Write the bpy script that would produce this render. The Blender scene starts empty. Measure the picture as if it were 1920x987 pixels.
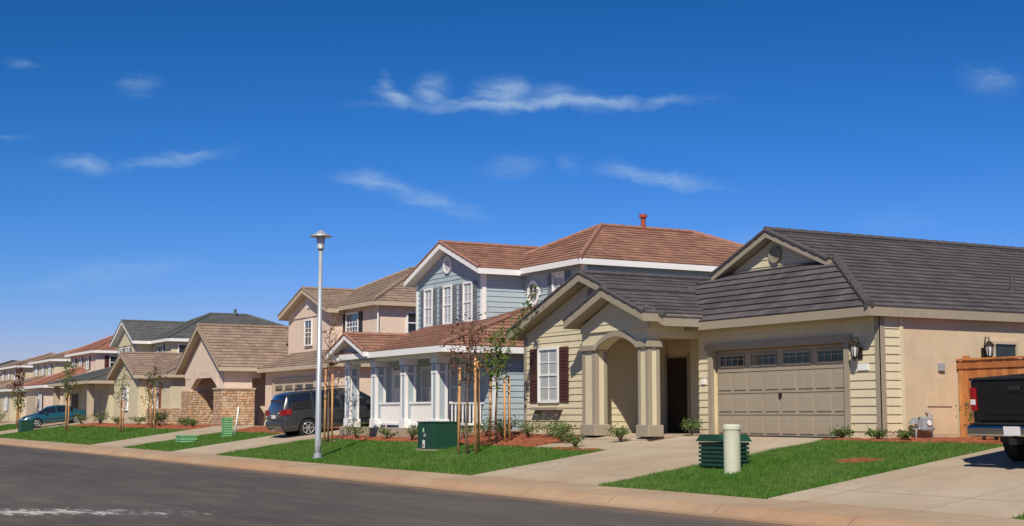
import bpy, math, random, bmesh
import numpy as np
from mathutils import Vector, Matrix
random.seed(11); np.random.seed(5)
S=bpy.context.scene
S.view_settings.view_transform='Standard'
S.view_settings.look='None'
S.view_settings.exposure=0
Z=Vector((0,0,1))
# ------------------------------------------------------------------ materials
def base_mat(name,rough=.7,metal=0,spec=.4):
    m=bpy.data.materials.new(name); m.use_nodes=True
    nt=m.node_tree; b=nt.nodes['Principled BSDF']
    b.inputs['Roughness'].default_value=rough; b.inputs['Metallic'].default_value=metal
    b.inputs['Specular IOR Level'].default_value=spec
    return m,nt,nt.nodes,nt.links,b
def N(nt,t,**kw):
    n=nt.nodes.new(t)
    for k,v in kw.items(): setattr(n,k,v)
    return n
def noise_fac(nt,scale,detail=5,rough=.6,stretch=None):
    tc=N(nt,'ShaderNodeTexCoord'); no=N(nt,'ShaderNodeTexNoise')
    no.inputs['Scale'].default_value=scale; no.inputs['Detail'].default_value=detail; no.inputs['Roughness'].default_value=rough
    if stretch:
        mp=N(nt,'ShaderNodeMapping'); mp.inputs['Scale'].default_value=stretch
        nt.links.new(tc.outputs['Object'],mp.inputs[0]); nt.links.new(mp.outputs[0],no.inputs['Vector'])
    else: nt.links.new(tc.outputs['Object'],no.inputs['Vector'])
    return no
def mixc(nt,fac,a,b,blend='MIX'):
    m=N(nt,'ShaderNodeMix',data_type='RGBA',blend_type=blend)
    for s,v in ((0,fac),(6,a),(7,b)):
        if isinstance(v,bpy.types.NodeSocket): nt.links.new(v,m.inputs[s])
        else: m.inputs[s].default_value=(v if s==0 else (*v,1) if len(v)==3 else v)
    return m.outputs[2]
def math_(nt,op,a,b=None,clamp=False):
    m=N(nt,'ShaderNodeMath',operation=op,use_clamp=clamp)
    for i,v in enumerate((a,b)):
        if v is None: continue
        if isinstance(v,bpy.types.NodeSocket): nt.links.new(v,m.inputs[i])
        else: m.inputs[i].default_value=v
    return m.outputs[0]
def ramp(nt,fac,a,b):
    m=N(nt,'ShaderNodeMapRange'); nt.links.new(fac,m.inputs[0]); m.inputs[1].default_value=a; m.inputs[2].default_value=b
    return m.outputs[0]
def M(name,c,rough=.75,var=.12,scale=4,bump=0,bscale=60,metal=0,spec=.3,coat=0,dirt=0):
    m,nt,nd,lk,b=base_mat(name,rough,metal,spec)
    no=noise_fac(nt,scale); f=ramp(nt,no.outputs[0],.3,.7)
    lo=tuple(x*(1-var) for x in c); hi=tuple(min(1,x*(1+var)) for x in c)
    col=mixc(nt,f,lo,hi)
    if dirt:
        ns=noise_fac(nt,1.2,6,.65,(2.2,2.2,.25)); col=mixc(nt,math_(nt,'MULTIPLY',ramp(nt,ns.outputs[0],.5,.8),dirt),col,tuple(x*.6 for x in c))
        tc=N(nt,'ShaderNodeTexCoord'); sp=N(nt,'ShaderNodeSeparateXYZ'); lk.new(tc.outputs['Object'],sp.inputs[0])
        g=ramp(nt,math_(nt,'ADD',sp.outputs[2],math_(nt,'MULTIPLY',ns.outputs[0],.5)),.65,.2)
        col=mixc(nt,math_(nt,'MULTIPLY',g,dirt*1.3),col,(.30,.20,.13))
    lk.new(col,b.inputs['Base Color'])
    if bump:
        n2=noise_fac(nt,bscale,4); bp=N(nt,'ShaderNodeBump'); bp.inputs['Strength'].default_value=bump; bp.inputs['Distance'].default_value=.02
        lk.new(n2.outputs[0],bp.inputs['Height']); lk.new(bp.outputs[0],b.inputs['Normal'])
    if coat: b.inputs['Coat Weight'].default_value=coat; b.inputs['Coat Roughness'].default_value=.05
    return m
def tile_mat(name,c1,c2,c3):
    m,nt,nd,lk,b=base_mat(name,.8,0,.25)
    uv=N(nt,'ShaderNodeUVMap'); br=N(nt,'ShaderNodeTexBrick'); lk.new(uv.outputs[0],br.inputs['Vector'])
    br.offset=.5; br.inputs['Scale'].default_value=1; br.inputs['Brick Width'].default_value=.33; br.inputs['Row Height'].default_value=.33
    br.inputs['Mortar Size'].default_value=.006; br.inputs['Bias'].default_value=0
    br.inputs['Color1'].default_value=(*c1,1); br.inputs['Color2'].default_value=(*c2,1); br.inputs['Mortar'].default_value=(*[x*.45 for x in c1],1)
    no=noise_fac(nt,.9,6); f=ramp(nt,no.outputs[0],.42,.75)
    c=mixc(nt,math_(nt,'MULTIPLY',f,.55),br.outputs[0],c3)
    n2=noise_fac(nt,14,4); c=mixc(nt,.35,c,n2.outputs[0],'OVERLAY')
    lk.new(c,b.inputs['Base Color'])
    bp=N(nt,'ShaderNodeBump',invert=True); bp.inputs['Strength'].default_value=.6; bp.inputs['Distance'].default_value=.015
    lk.new(br.outputs['Fac'],bp.inputs['Height']); lk.new(bp.outputs[0],b.inputs['Normal'])
    return m
def stone_mat(name):
    m,nt,nd,lk,b=base_mat(name,.9,0,.2)
    tc=N(nt,'ShaderNodeTexCoord'); sp=N(nt,'ShaderNodeSeparateXYZ'); lk.new(tc.outputs['Object'],sp.inputs[0])
    no=noise_fac(nt,3,3)
    a=math_(nt,'ADD',math_(nt,'ADD',sp.outputs[0],sp.outputs[1]),math_(nt,'MULTIPLY',no.outputs[0],.25))
    zz=math_(nt,'ADD',sp.outputs[2],math_(nt,'MULTIPLY',no.outputs[0],.12))
    cb=N(nt,'ShaderNodeCombineXYZ'); lk.new(a,cb.inputs[0]); lk.new(zz,cb.inputs[1])
    br=N(nt,'ShaderNodeTexBrick'); lk.new(cb.outputs[0],br.inputs['Vector']); br.squash=.6; br.squash_frequency=3
    br.inputs['Scale'].default_value=1; br.inputs['Brick Width'].default_value=.36; br.inputs['Row Height'].default_value=.13
    br.inputs['Mortar Size'].default_value=.008
    br.inputs['Color1'].default_value=(.62,.36,.19,1); br.inputs['Color2'].default_value=(.36,.23,.14,1); br.inputs['Mortar'].default_value=(.09,.065,.05,1)
    n2=noise_fac(nt,5,2); c=mixc(nt,ramp(nt,n2.outputs[0],.45,.65),br.outputs[0],(.62,.50,.36),'MIX')
    c=mixc(nt,br.outputs['Fac'],c,(.09,.065,.05))
    lk.new(c,b.inputs['Base Color'])
    bp=N(nt,'ShaderNodeBump',invert=True); bp.inputs['Strength'].default_value=1; bp.inputs['Distance'].default_value=.04
    lk.new(br.outputs['Fac'],bp.inputs['Height']); lk.new(bp.outputs[0],b.inputs['Normal'])
    return m
def concrete_mat(name,c,joint=None,stain=(.30,.20,.12)):
    m,nt,nd,lk,b=base_mat(name,.9,0,.2)
    no=noise_fac(nt,.7,8,.65); n2=noise_fac(nt,25,5,.7); n3=noise_fac(nt,.25,6)
    col=mixc(nt,ramp(nt,no.outputs[0],.3,.7),tuple(x*.82 for x in c),tuple(x*1.1 for x in c))
    col=mixc(nt,math_(nt,'MULTIPLY',ramp(nt,n3.outputs[0],.42,.72),.6),col,stain)
    n5=noise_fac(nt,2.3,6,.7); col=mixc(nt,math_(nt,'MULTIPLY',ramp(nt,n5.outputs[0],.60,.70),.35),col,tuple(x*.55 for x in c))
    col=mixc(nt,.25,col,n2.outputs[0],'OVERLAY')
    if joint:
        tc=N(nt,'ShaderNodeTexCoord'); sp=N(nt,'ShaderNodeSeparateXYZ'); lk.new(tc.outputs['Object'],sp.inputs[0])
        for ax,per in joint:
            fr=math_(nt,'FRACT',math_(nt,'DIVIDE',sp.outputs[ax],per)); g=math_(nt,'LESS_THAN',fr,.018/per)
            col=mixc(nt,math_(nt,'MULTIPLY',g,.8),col,(.08,.065,.05))
    lk.new(col,b.inputs['Base Color'])
    bp=N(nt,'ShaderNodeBump'); bp.inputs['Strength'].default_value=.25; bp.inputs['Distance'].default_value=.01
    lk.new(n2.outputs[0],bp.inputs['Height']); lk.new(bp.outputs[0],b.inputs['Normal'])
    return m
def asphalt_mat():
    m,nt,nd,lk,b=base_mat('asphalt',.85,0,.3)
    no=noise_fac(nt,.25,7,.6,(.35,1.2,1)); n2=noise_fac(nt,60,3,.8); n3=noise_fac(nt,1.3,5,.7,(.35,1.3,1))
    col=mixc(nt,ramp(nt,no.outputs[0],.3,.7),(.072,.064,.058),(.115,.101,.090))
    col=mixc(nt,math_(nt,'MULTIPLY',ramp(nt,n3.outputs[0],.48,.72),.5),col,(.17,.145,.12))
    n6=noise_fac(nt,.6,4,.6,(.08,1.5,1)); col=mixc(nt,math_(nt,'MULTIPLY',ramp(nt,n6.outputs[0],.52,.7),.45),col,(.052,.048,.046))
    col=mixc(nt,.6,col,n2.outputs[0],'OVERLAY')
    tc=N(nt,'ShaderNodeTexCoord'); sp=N(nt,'ShaderNodeSeparateXYZ'); lk.new(tc.outputs['Object'],sp.inputs[0])
    mp=N(nt,'ShaderNodeMapping',vector_type='TEXTURE'); mp.inputs['Location'].default_value=(-23.3,4.3,-1.0); mp.inputs['Scale'].default_value=(3.2,.95,1); mp.inputs['Rotation'].default_value=(0,0,.95)
    lk.new(tc.outputs['Object'],mp.inputs[0]); ln=N(nt,'ShaderNodeVectorMath',operation='LENGTH'); lk.new(mp.outputs[0],ln.inputs[0])
    n4=noise_fac(nt,4,9,.78,(.6,1.6,1))
    g=math_(nt,'SUBTRACT',n4.outputs[0],math_(nt,'MULTIPLY',ln.outputs['Value'],.17))
    g=ramp(nt,g,.40,.50)
    col=mixc(nt,math_(nt,'MULTIPLY',g,.8),col,(.62,.60,.56))
    dy=ramp(nt,math_(nt,'ADD',sp.outputs[1],math_(nt,'MULTIPLY',n3.outputs[0],1.1)),13.2,14.2)
    col=mixc(nt,math_(nt,'MULTIPLY',dy,.7),col,(.36,.22,.125))
    lk.new(col,b.inputs['Base Color'])
    bp=N(nt,'ShaderNodeBump'); bp.inputs['Strength'].default_value=.4; bp.inputs['Distance'].default_value=.01
    lk.new(n2.outputs[0],bp.inputs['Height']); lk.new(bp.outputs[0],b.inputs['Normal'])
    return m
def blinds_mat(name,a=(.55,.56,.54),b_=(.30,.31,.31),per=.05):
    m,nt,nd,lk,b=base_mat(name,.12,0,.6)
    tc=N(nt,'ShaderNodeTexCoord'); sp=N(nt,'ShaderNodeSeparateXYZ'); lk.new(tc.outputs['Object'],sp.inputs[0])
    fr=math_(nt,'FRACT',math_(nt,'DIVIDE',sp.outputs[2],per))
    lk.new(mixc(nt,ramp(nt,fr,.1,.9),a,b_),b.inputs['Base Color'])
    b.inputs['Coat Weight'].default_value=.6; b.inputs['Coat Roughness'].default_value=.03
    return m
def leaf_mat(name,c1,c2,c3=None,sc=7):
    m,nt,nd,lk,b=base_mat(name,.55,0,.3)
    no=noise_fac(nt,sc,3); col=mixc(nt,ramp(nt,no.outputs[0],.35,.65),c1,c2)
    if c3:
        n2=noise_fac(nt,.55,6,.7); col=mixc(nt,math_(nt,'MULTIPLY',ramp(nt,n2.outputs[0],.45,.75),.75),col,c3)
    lk.new(col,b.inputs['Base Color'])
    tr=N(nt,'ShaderNodeBsdfTranslucent'); lk.new(col,tr.inputs[0])
    mx=N(nt,'ShaderNodeMixShader'); mx.inputs[0].default_value=.25; out=nd['Material Output']
    lk.new(b.outputs[0],mx.inputs[1]); lk.new(tr.outputs[0],mx.inputs[2]); lk.new(mx.outputs[0],out.inputs[0])
    return m
cream=M('cream_siding_paint',(.63,.555,.375),.7,.05,1.5,dirt=.2)
stucco1=M('cream_stucco',(.60,.475,.315),.95,.07,2,.5,80,dirt=.25)
taupe=M('taupe_trim_paint',(.32,.275,.205),.65,.05)
doorpaint=M('garage_door_paint',(.335,.285,.215),.55,.04,dirt=.2)
tile_dark=tile_mat('charcoal_roof_tile',(.115,.102,.105),(.070,.064,.070),(.15,.125,.12))
cap_dark=M('charcoal_ridge_tile',(.085,.077,.08),.8,.2,6)
blue=M('blue_gray_siding_paint',(.37,.45,.485),.7,.05,1.5,dirt=.12)
bluedk=M('blue_gray_accent_paint',(.17,.21,.25),.7,.06)
white=M('white_trim_paint',(.80,.79,.76),.6,.04)
tile_red=tile_mat('red_brown_roof_tile',(.34,.175,.12),(.21,.11,.08),(.42,.25,.17))
cap_red=M('red_brown_ridge_tile',(.30,.155,.11),.8,.2,6)
pink=M('pink_stucco',(.70,.555,.44),.95,.06,2,.4,70,dirt=.15)
tile_brown=tile_mat('brown_roof_tile',(.33,.24,.185),(.22,.16,.12),(.40,.31,.235))
cap_brown=M('brown_ridge_tile',(.28,.20,.15),.8,.2,6)
olive=M('olive_stucco',(.60,.53,.36),.95,.06,2,.4,70,dirt=.15)
tile_gray=tile_mat('slate_gray_roof_tile',(.13,.135,.135),(.09,.095,.097),(.16,.16,.15))
cap_gray=M('slate_gray_ridge_tile',(.11,.115,.11),.8,.2,6)
tile_terra=tile_mat('terracotta_roof_tile',(.38,.17,.11),(.25,.11,.08),(.45,.27,.19))
cap_terra=M('terracotta_ridge_tile',(.34,.16,.11),.8,.2,6)
tan_trim=M('tan_trim_paint',(.48,.395,.29),.7,.05)
glass=M('window_glass',(.02,.03,.04),.04,.1,spec=.8,coat=1)
blinds=blinds_mat('window_blinds')
darkglass=M('garage_window_glass',(.03,.035,.035),.06,.2,spec=.7)
brown_sh=M('brown_shutter_paint',(.085,.03,.022),.5,.1)
red_sh=M('red_shutter_paint',(.24,.06,.035),.5,.1)
gray_sh=M('gray_shutter_paint',(.17,.19,.21),.5,.1)
black=M('black_paint',(.015,.015,.015),.4,.1)
black_sh=M('black_shutter_paint',(.03,.03,.03),.5,.1)
darkdoor=M('dark_wood_door',(.025,.013,.009),.4,.2)
shade=M('painted_shade',(.12,.10,.08),.9,.1)  # dark brown painted in as porch shade, also backs a gable vent
stone=stone_mat('ledge_stone')
conc=concrete_mat('driveway_concrete',(.45,.37,.275),((0,2.6),(1,3.3)),stain=(.36,.25,.155))
walkc=concrete_mat('sidewalk_concrete',(.44,.33,.225),((0,1.55),),stain=(.36,.21,.11))
gutc=concrete_mat('gutter_concrete',(.40,.28,.18),((0,3.1),),stain=(.40,.20,.10))
asph=asphalt_mat()
soil=M('dry_soil',(.24,.15,.09),.95,.3,.3,.5,8)
lawnbase=M('lawn_soil_and_thatch',(.07,.13,.03),.95,.35,1.5,.8,30)
grassA=leaf_mat('grass',(.05,.15,.014),(.11,.235,.03),(.185,.235,.06),5)
mulch=M('bark_mulch',(.27,.085,.04),.95,.55,9,1,40)
galv=M('galvanised_steel',(.46,.49,.51),.45,.08,3,metal=.4)
lampglass=M('frosted_lamp_glass',(.58,.59,.57),.25,.03)
wood=M('stake_wood',(.56,.30,.12),.8,.2,8)
fence_m=M('cedar_fence',(.47,.18,.055),.8,.3,2.5)
bark=M('young_bark',(.17,.11,.075),.9,.25,12)
gbox=M('dark_green_enamel',(.014,.06,.036),.45,.1)
lgbox=M('light_green_plastic',(.22,.46,.22),.5,.08)
postm=M('cream_plastic_post',(.53,.545,.40),.6,.06)
greenshrub=leaf_mat('shrub_leaves',(.05,.12,.02),(.11,.20,.04))
oliveshrub=leaf_mat('olive_shrub_leaves',(.12,.16,.045),(.19,.23,.08))
greenleaf=leaf_mat('green_tree_leaves',(.06,.13,.02),(.13,.21,.04))
redleaf=leaf_mat('plum_tree_leaves',(.10,.025,.03),(.17,.05,.04))
orangeleaf=leaf_mat('autumn_leaves',(.36,.14,.03),(.26,.17,.045))
rubber=M('tyre_rubber',(.02,.02,.02),.85,.1)
alloy=M('alloy_wheel',(.5,.51,.52),.3,.05,metal=.7)
chrome=M('chrome',(.5,.5,.5),.18,.05,metal=1)
vanp=M('dark_gray_car_paint',(.035,.038,.042),.25,.05,coat=1)
sedp=M('teal_car_paint',(.012,.075,.11),.25,.05,coat=1)
trkp=M('black_car_paint',(.006,.006,.007),.18,.05,coat=1)
carglass=M('car_glass',(.012,.015,.018),.03,.1,spec=.9,coat=1)
redlens=M('red_tail_lens',(.26,.008,.01),.15,.05,coat=1)
plastic=M('black_plastic',(.02,.02,.02),.6,.1)
platem=M('licence_plate',(.7,.7,.7),.4,.03)
metergray=M('meter_gray',(.30,.32,.33),.5,.08)
bronze=M('bronze_fixture',(.05,.035,.025),.4,.1,metal=.5)
redpipe=M('red_oxide_pipe',(.35,.07,.04),.6,.1)
paper=M('white_label',(.75,.75,.75),.5,.02)
# ------------------------------------------------------------------ geometry helpers
def empty(name,loc=(0,0,0),rot=(0,0,0)):
    e=bpy.data.objects.new(name,None); e.location=loc; e.rotation_euler=rot; e.empty_display_size=.3
    S.collection.objects.link(e); return e
def mobj(name,vs,fs,mats,par=None,fm=None,uv=None,smooth=False,local=False):
    me=bpy.data.meshes.new(name); me.from_pydata([tuple(v) for v in vs],[],fs)
    for m in (mats if isinstance(mats,(list,tuple)) else [mats]): me.materials.append(m)
    if fm: me.polygons.foreach_set('material_index',fm)
    if uv is not None:
        l=me.uv_layers.new(name='UVMap'); l.data.foreach_set('uv',[c for p in uv for c in p])
    if smooth: me.polygons.foreach_set('use_smooth',[True]*len(me.polygons))
    me.update(); o=bpy.data.objects.new(name,me); S.collection.objects.link(o)
    if par:
        o.parent=par
        if not local: o.matrix_parent_inverse=Matrix.Translation(par.location).inverted()
    return o
def box(name,x0,x1,y0,y1,z0,z1,mat,par=None,bev=0,local=False):
    v=[(x,y,z) for z in (z0,z1) for y in (y0,y1) for x in (x0,x1)]
    f=[(0,2,3,1),(4,5,7,6),(0,1,5,4),(2,6,7,3),(0,4,6,2),(1,3,7,5)]
    o=mobj(name,v,f,mat,par,local=local)
    if bev:
        b=o.modifiers.new('bevel','BEVEL'); b.width=bev; b.segments=2
    return o
def fbox(face,pl,a,b,z0,z1,d0,d1,name,mat,par,bev=0):
    if face=='F': return box(name,a,b,pl-d1,pl-d0,z0,z1,mat,par,bev)
    return box(name,pl+d0,pl+d1,a,b,z0,z1,mat,par,bev)
def prism(name,poly,vec,mat,par=None,local=False):
    n=len(poly); vec=Vector(vec); P=[Vector(p) for p in poly]
    nn=Vector((0,0,0))
    for i in range(n): nn+=P[i].cross(P[(i+1)%n])
    if nn.dot(vec)>0: P.reverse()
    v=P+[p+vec for p in P]
    f=[tuple(range(n)),tuple(range(2*n-1,n-1,-1))]+[(i,i+n,(i+1)%n+n,(i+1)%n) for i in range(n)]
    return mobj(name,v,f,mat,par,local=local)
def clip(pts,k,keep_ge):
    out=[]
    for i in range(len(pts)):
        a=pts[i]; b=pts[(i+1)%len(pts)]
        ia=(a[1]>=k-1e-7) if keep_ge else (a[1]<=k+1e-7); ib=(b[1]>=k-1e-7) if keep_ge else (b[1]<=k+1e-7)
        if ia: out.append(a)
        if ia!=ib and abs(b[1]-a[1])>1e-9:
            t=(k-a[1])/(b[1]-a[1]); out.append((a[0]+t*(b[0]-a[0]),k))
    return out
def stepped(name,poly,mat,par,course=.33,h=.035,out=Z,anchor=None,eps=.006):
    P=[Vector(p) for p in poly]; n=Vector((0,0,0))
    for i in range(len(P)): n+=(P[i]-P[0]).cross(P[(i+1)%len(P)]-P[0])
    n.normalize()
    if n.dot(Vector(out))<0: n=-n
    v=(Z-n*n.z).normalized(); u=v.cross(n); O=P[0]
    q=[((p-O).dot(u),(p-O).dot(v)) for p in P]
    ar=sum(q[i][0]*q[(i+1)%len(q)][1]-q[(i+1)%len(q)][0]*q[i][1] for i in range(len(q)))
    if ar<0: q.reverse()
    vmin=min(p[1] for p in q); vmax=max(p[1] for p in q)
    a=(Vector(anchor)-O).dot(v) if anchor is not None else vmin
    V=[];F=[];UV=[]; k=math.floor((vmin-a)/course+1e-6)
    Ou=O.dot(u)
    while a+k*course<vmax-1e-4:
        v0=a+k*course; c=clip(clip(q,v0,True),v0+course,False); k+=1
        d=[]
        for p in c:
            if not d or (abs(p[0]-d[-1][0])+abs(p[1]-d[-1][1])>1e-5): d.append(p)
        if len(d)>1 and abs(d[0][0]-d[-1][0])+abs(d[0][1]-d[-1][1])<1e-5: d.pop()
        if len(d)<3: continue
        b=len(V)
        for p in d:
            V.append(O+u*p[0]+v*p[1]+n*(h*(1-(p[1]-v0)/course)+eps)); 
        F.append(tuple(range(b,b+len(d)))); UV+=[(p[0]+Ou,(p[1]-v0)+.33*k) if course>.3 else p for p in d]
        for i in range(len(d)):
            p0=d[i]; p1=d[(i+1)%len(d)]
            if abs(p0[1]-v0)<1e-5 and abs(p1[1]-v0)<1e-5:
                b2=len(V)
                for p,o_ in ((p0,-.01),(p1,-.01),(p1,h+eps),(p0,h+eps)): V.append(O+u*p[0]+v*p[1]+n*o_)
                F.append((b2,b2+1,b2+2,b2+3)); UV+=[(p[0]+Ou,.33*k+.02) for p in (p0,p1,p1,p0)]
    return mobj(name,V,F,mat,par,uv=UV)
def tube(V,F,pts,rad,sides=6):
    b0=len(V); pts=[Vector(p) for p in pts]
    for i,p in enumerate(pts):
        t=(pts[min(i+1,len(pts)-1)]-pts[max(i-1,0)]).normalized()
        a=t.cross(Vector((.31,.9,.2)) if abs(t.z)>.8 else Z).normalized(); b=t.cross(a)
        for j in range(sides):
            an=2*math.pi*j/sides; V.append(p+(a*math.cos(an)+b*math.sin(an))*rad[i])
    for i in range(len(pts)-1):
        for j in range(sides):
            q=b0+i*sides; F.append((q+j,q+(j+1)%sides,q+sides+(j+1)%sides,q+sides+j))
    F.append(tuple(range(b0+sides-1,b0-1,-1))); q=b0+(len(pts)-1)*sides; F.append(tuple(range(q,q+sides)))
def tubes(name,lst,mat,par=None,sides=8,smooth=True,local=False):
    V=[];F=[]
    for pts,rad in lst: tube(V,F,pts,rad,sides)
    return mobj(name,V,F,mat,par,smooth=smooth,local=local)
def cyl(name,c,r,h,mat,par=None,axis='z',sides=24,local=False,r2=None):
    c=Vector(c); d={'x':Vector((1,0,0)),'y':Vector((0,1,0)),'z':Z}[axis]
    return tubes(name,[([c,c+d*h],[r,r if r2 is None else r2])],mat,par,sides,False,local)
def cap(p,q,mat,par,r=.085):
    p=Vector(p);q=Vector(q); n=max(2,int((q-p).length/.4)); pts=[];rad=[]
    for i in range(n):
        a=p.lerp(q,i/n); b=p.lerp(q,(i+.98)/n); pts+=[a,b]; rad+=[r*1.12,r*.92]
    tubes('ridge_cap',[(pts,rad)],mat,par,7,False)
def roof_face(par,poly,tile,trim,t=.2,anchor=None):
    prism('roof_slab',poly,(0,0,-t),trim,par)
    stepped('roof_tiles',poly,tile,par,anchor=anchor,eps=.01)
def hip_roof(par,x0,x1,y0,y1,ze,r0,r1,zr,tile,capm,trim,t=.2):
    A=(x0,y0,ze);B=(x1,y0,ze);C=(x1,y1,ze);D=(x0,y1,ze)
    R0=(*r0,zr);R1=(*r1,zr)
    if abs(r0[0]-r1[0])<1e-6:
        faces=[[A,B,R0],[B,C,R1,R0],[C,D,R1],[D,A,R0,R1]]; hips=[(A,R0),(B,R0),(C,R1),(D,R1),(R0,R1)]
    else:
        faces=[[A,B,R1,R0],[B,C,R1],[C,D,R0,R1],[D,A,R0]]; hips=[(A,R0),(B,R1),(C,R1),(D,R0),(R0,R1)]
    for f in faces: roof_face(par,f,tile,trim,t)
    for a,b in hips: cap(Vector(a)+Z*.05,Vector(b)+Z*.05,capm,par)
def gable_roof(par,x0,x1,y0,y1,ze,xr,zr,tile,capm,trim,t=.2,ze2=None):
    ze2=ze if ze2 is None else ze2
    roof_face(par,[(x1,y0,ze2),(x1,y1,ze2),(xr,y1,zr),(xr,y0,zr)],tile,trim,t)
    roof_face(par,[(x0,y0,ze),(xr,y0,zr),(xr,y1,zr),(x0,y1,ze)],tile,trim,t)
    for e,z in ((x0,ze),(x1,ze2)): cap((e,y0+.02,z+.05),(xr,y0+.02,zr+.05),capm,par,.055)
    cap((xr,y0,zr+.05),(xr,y1,zr+.05),capm,par)
def siding(par,poly,mat,out): return stepped('lap_siding',poly,mat,par,course=.19,h=.022,out=out,eps=.003)
Fd=(0,-1,0); Rd=(1,0,0)
def window(par,face,pl,a,b,z0,z1,sh=None,sw=.42,nx=2,nz=3,g=None,fr=None,fw=.07,split=True):
    g=g or blinds; fr=fr or white
    fbox(face,pl,a,b,z0,z1,.004,.03,'window_glass',g,par)
    for (p,q,r,s) in ((a-fw,a,z0-fw,z1+fw),(b,b+fw,z0-fw,z1+fw),(a,b,z1,z1+fw),(a,b,z0-fw,z0)):
        fbox(face,pl,p,q,r,s,0,.075,'window_frame',fr,par)
    for i in range(1,nx):
        c=a+(b-a)*i/nx; fbox(face,pl,c-.012,c+.012,z0,z1,.03,.045,'muntin',fr,par)
    for i in range(1,nz):
        c=z0+(z1-z0)*i/nz; fbox(face,pl,a,b,c-.012,c+.012,.03,.047,'muntin',fr,par)
    if split:
        c=(z0+z1)/2; fbox(face,pl,a,b,c-.025,c+.025,.03,.06,'meeting_rail',fr,par)
    if sh:
        for s0 in (a-fw-.01-sw,b+fw+.01):
            fbox(face,pl,s0,s0+sw,z0-.06,z1+.06,.0,.045,'shutter',sh,par)
            n=int((z1-z0)/.09)
            for i in range(n):
                zz=z0+(i+.5)*(z1-z0)/n
                if abs(zz-(z0+z1)/2)<.05: continue
                fbox(face,pl,s0+.05,s0+sw-.05,zz-.022,zz+.022,.045,.06,'louvre',sh,par)
def round_vent(par,x,y,z,r,mat,mat2,flat=1.0):
    V=[];F=[]; n=28
    for k,(rr,yy) in enumerate(((r*.78,y-.03),(r*.78,y-.07),(r,y-.07),(r,y))):
        for j in range(n):
            a=2*math.pi*j/n; V.append((x+rr*math.cos(a),yy,z+rr*math.sin(a)*flat))
    for k in range(3):
        for j in range(n): F.append((k*n+j,k*n+(j+1)%n,(k+1)*n+(j+1)%n,(k+1)*n+j))
    mobj('vent_ring',V,F,mat,par)
    mobj('vent_back',[(x+r*.8*math.cos(2*math.pi*j/n),y-.032,z+r*.8*math.sin(2*math.pi*j/n)*flat) for j in range(n)],[tuple(range(n))],mat2,par)
    for i in range(-3,4):
        zz=z+i*r*.22*flat; w=math.sqrt(max(0,(r*.78)**2-(i*r*.22)**2))*.98
        box('vent_slat',x-w,x+w,y-.055,y-.034,zz-.025,zz+.015,mat,par)
def downspout(par,x,y,z0,z1,mat,dx=0,dy=0):
    tubes('downspout',[([(x+dx,y+dy,z1+.12),(x+dx*.5,y+dy*.5,z1+.02),(x,y,z1-.15),(x,y,z0)],[.04]*4)],mat,par,6,False)
def gz(y): return -.86 if y<15.5 else (-.86+(y-15.5)*.86/6 if y<21.5 else 0.)
def gzn(y): return np.interp(y,[15.5,21.5],[-.86,0])
def sheet(name,x0,x1,y0,y1,dz,mat,par=None,dx=None,jit=0,skirt=True):
    ys=[y0]+[y for y in (15.5,21.5) if y0+1e-3<y<y1-1e-3]+[y1]
    if dx:
        ys=sorted(set(ys+list(np.arange(y0+dx,y1,dx)))); xs=list(np.arange(x0,x1,dx))+[x1]
    else: xs=[x0,x1]
    V=[];F=[]
    for y in ys:
        for x in xs:
            V.append((x+random.uniform(-jit,jit)*.5,y+random.uniform(-jit,jit)*.5,gz(y)+dz+random.uniform(-jit,jit)))
    nx=len(xs)
    for j in range(len(ys)-1):
        for i in range(nx-1): F.append((j*nx+i,j*nx+i+1,(j+1)*nx+i+1,(j+1)*nx+i))
    if skirt:
        bd=[i for i in range(nx)]+[j*nx+nx-1 for j in range(1,len(ys))]+[(len(ys)-1)*nx+i for i in range(nx-2,-1,-1)]+[j*nx for j in range(len(ys)-2,0,-1)]
        b=len(V)
        for i in bd: V.append((V[i][0],V[i][1],V[i][2]-dz-.05))
        m=len(bd)
        for i in range(m): F.append((bd[i],b+i,b+(i+1)%m,bd[(i+1)%m]))
    return mobj(name,V,F,mat,par)
# ------------------------------------------------------------------ ground, road, pavement
def profile(name,pts,x0,x1,mat):
    V=[];F=[]
    for (y,z) in pts: V+=[(x0,y,z),(x1,y,z)]
    for i in range(len(pts)-1): F.append((2*i,2*i+1,2*i+3,2*i+2))
    return mobj(name,V,F,mat)
mobj('ground',[(-1500,-900,-1.08),(300,-900,-1.08),(300,1500,-1.08),(-1500,1500,-1.08)],[(0,1,2,3)],soil)
profile('terrain',[(15.49,-1.0),(15.5,-.866),(21.5,-.006),(70,-.006),(75,-1.07)],-420,60,soil)
profile('road',[(-3,-1.02),(5,-.94),(13.35,-1.005)],-420,60,asph)
profile('gutter',[(13.35,-1.001),(13.9,-1.03),(13.98,-1.01),(14.12,-.90),(14.2,-.875)],-420,60,gutc)
profile('sidewalk',[(14.2,-.875),(15.52,-.855),(15.52,-1.0)],-420,60,walkc)
sheet('driveway',-29.85,-24.45,15.5,22.4,.02,conc)
sheet('driveway',-19.1,-13.95,15.5,25,.02,conc)
sheet('driveway',-55.2,-49.7,15.5,26,.02,conc)
sheet('driveway',-69.1,-63.0,15.5,24.5,.02,conc)
sheet('driveway',-105.2,-98.9,15.5,24,.02,conc)
sheet('driveway',-124,-119,15.5,24,.02,conc)
sheet('footpath',-33.6,-29.87,19.3,20.6,.022,conc)
sheet('footpath',-33.5,-30.31,20.61,23.6,.05,conc)
sheet('footpath',-49.6,-47.0,18.9,20.1,.022,conc)
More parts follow.
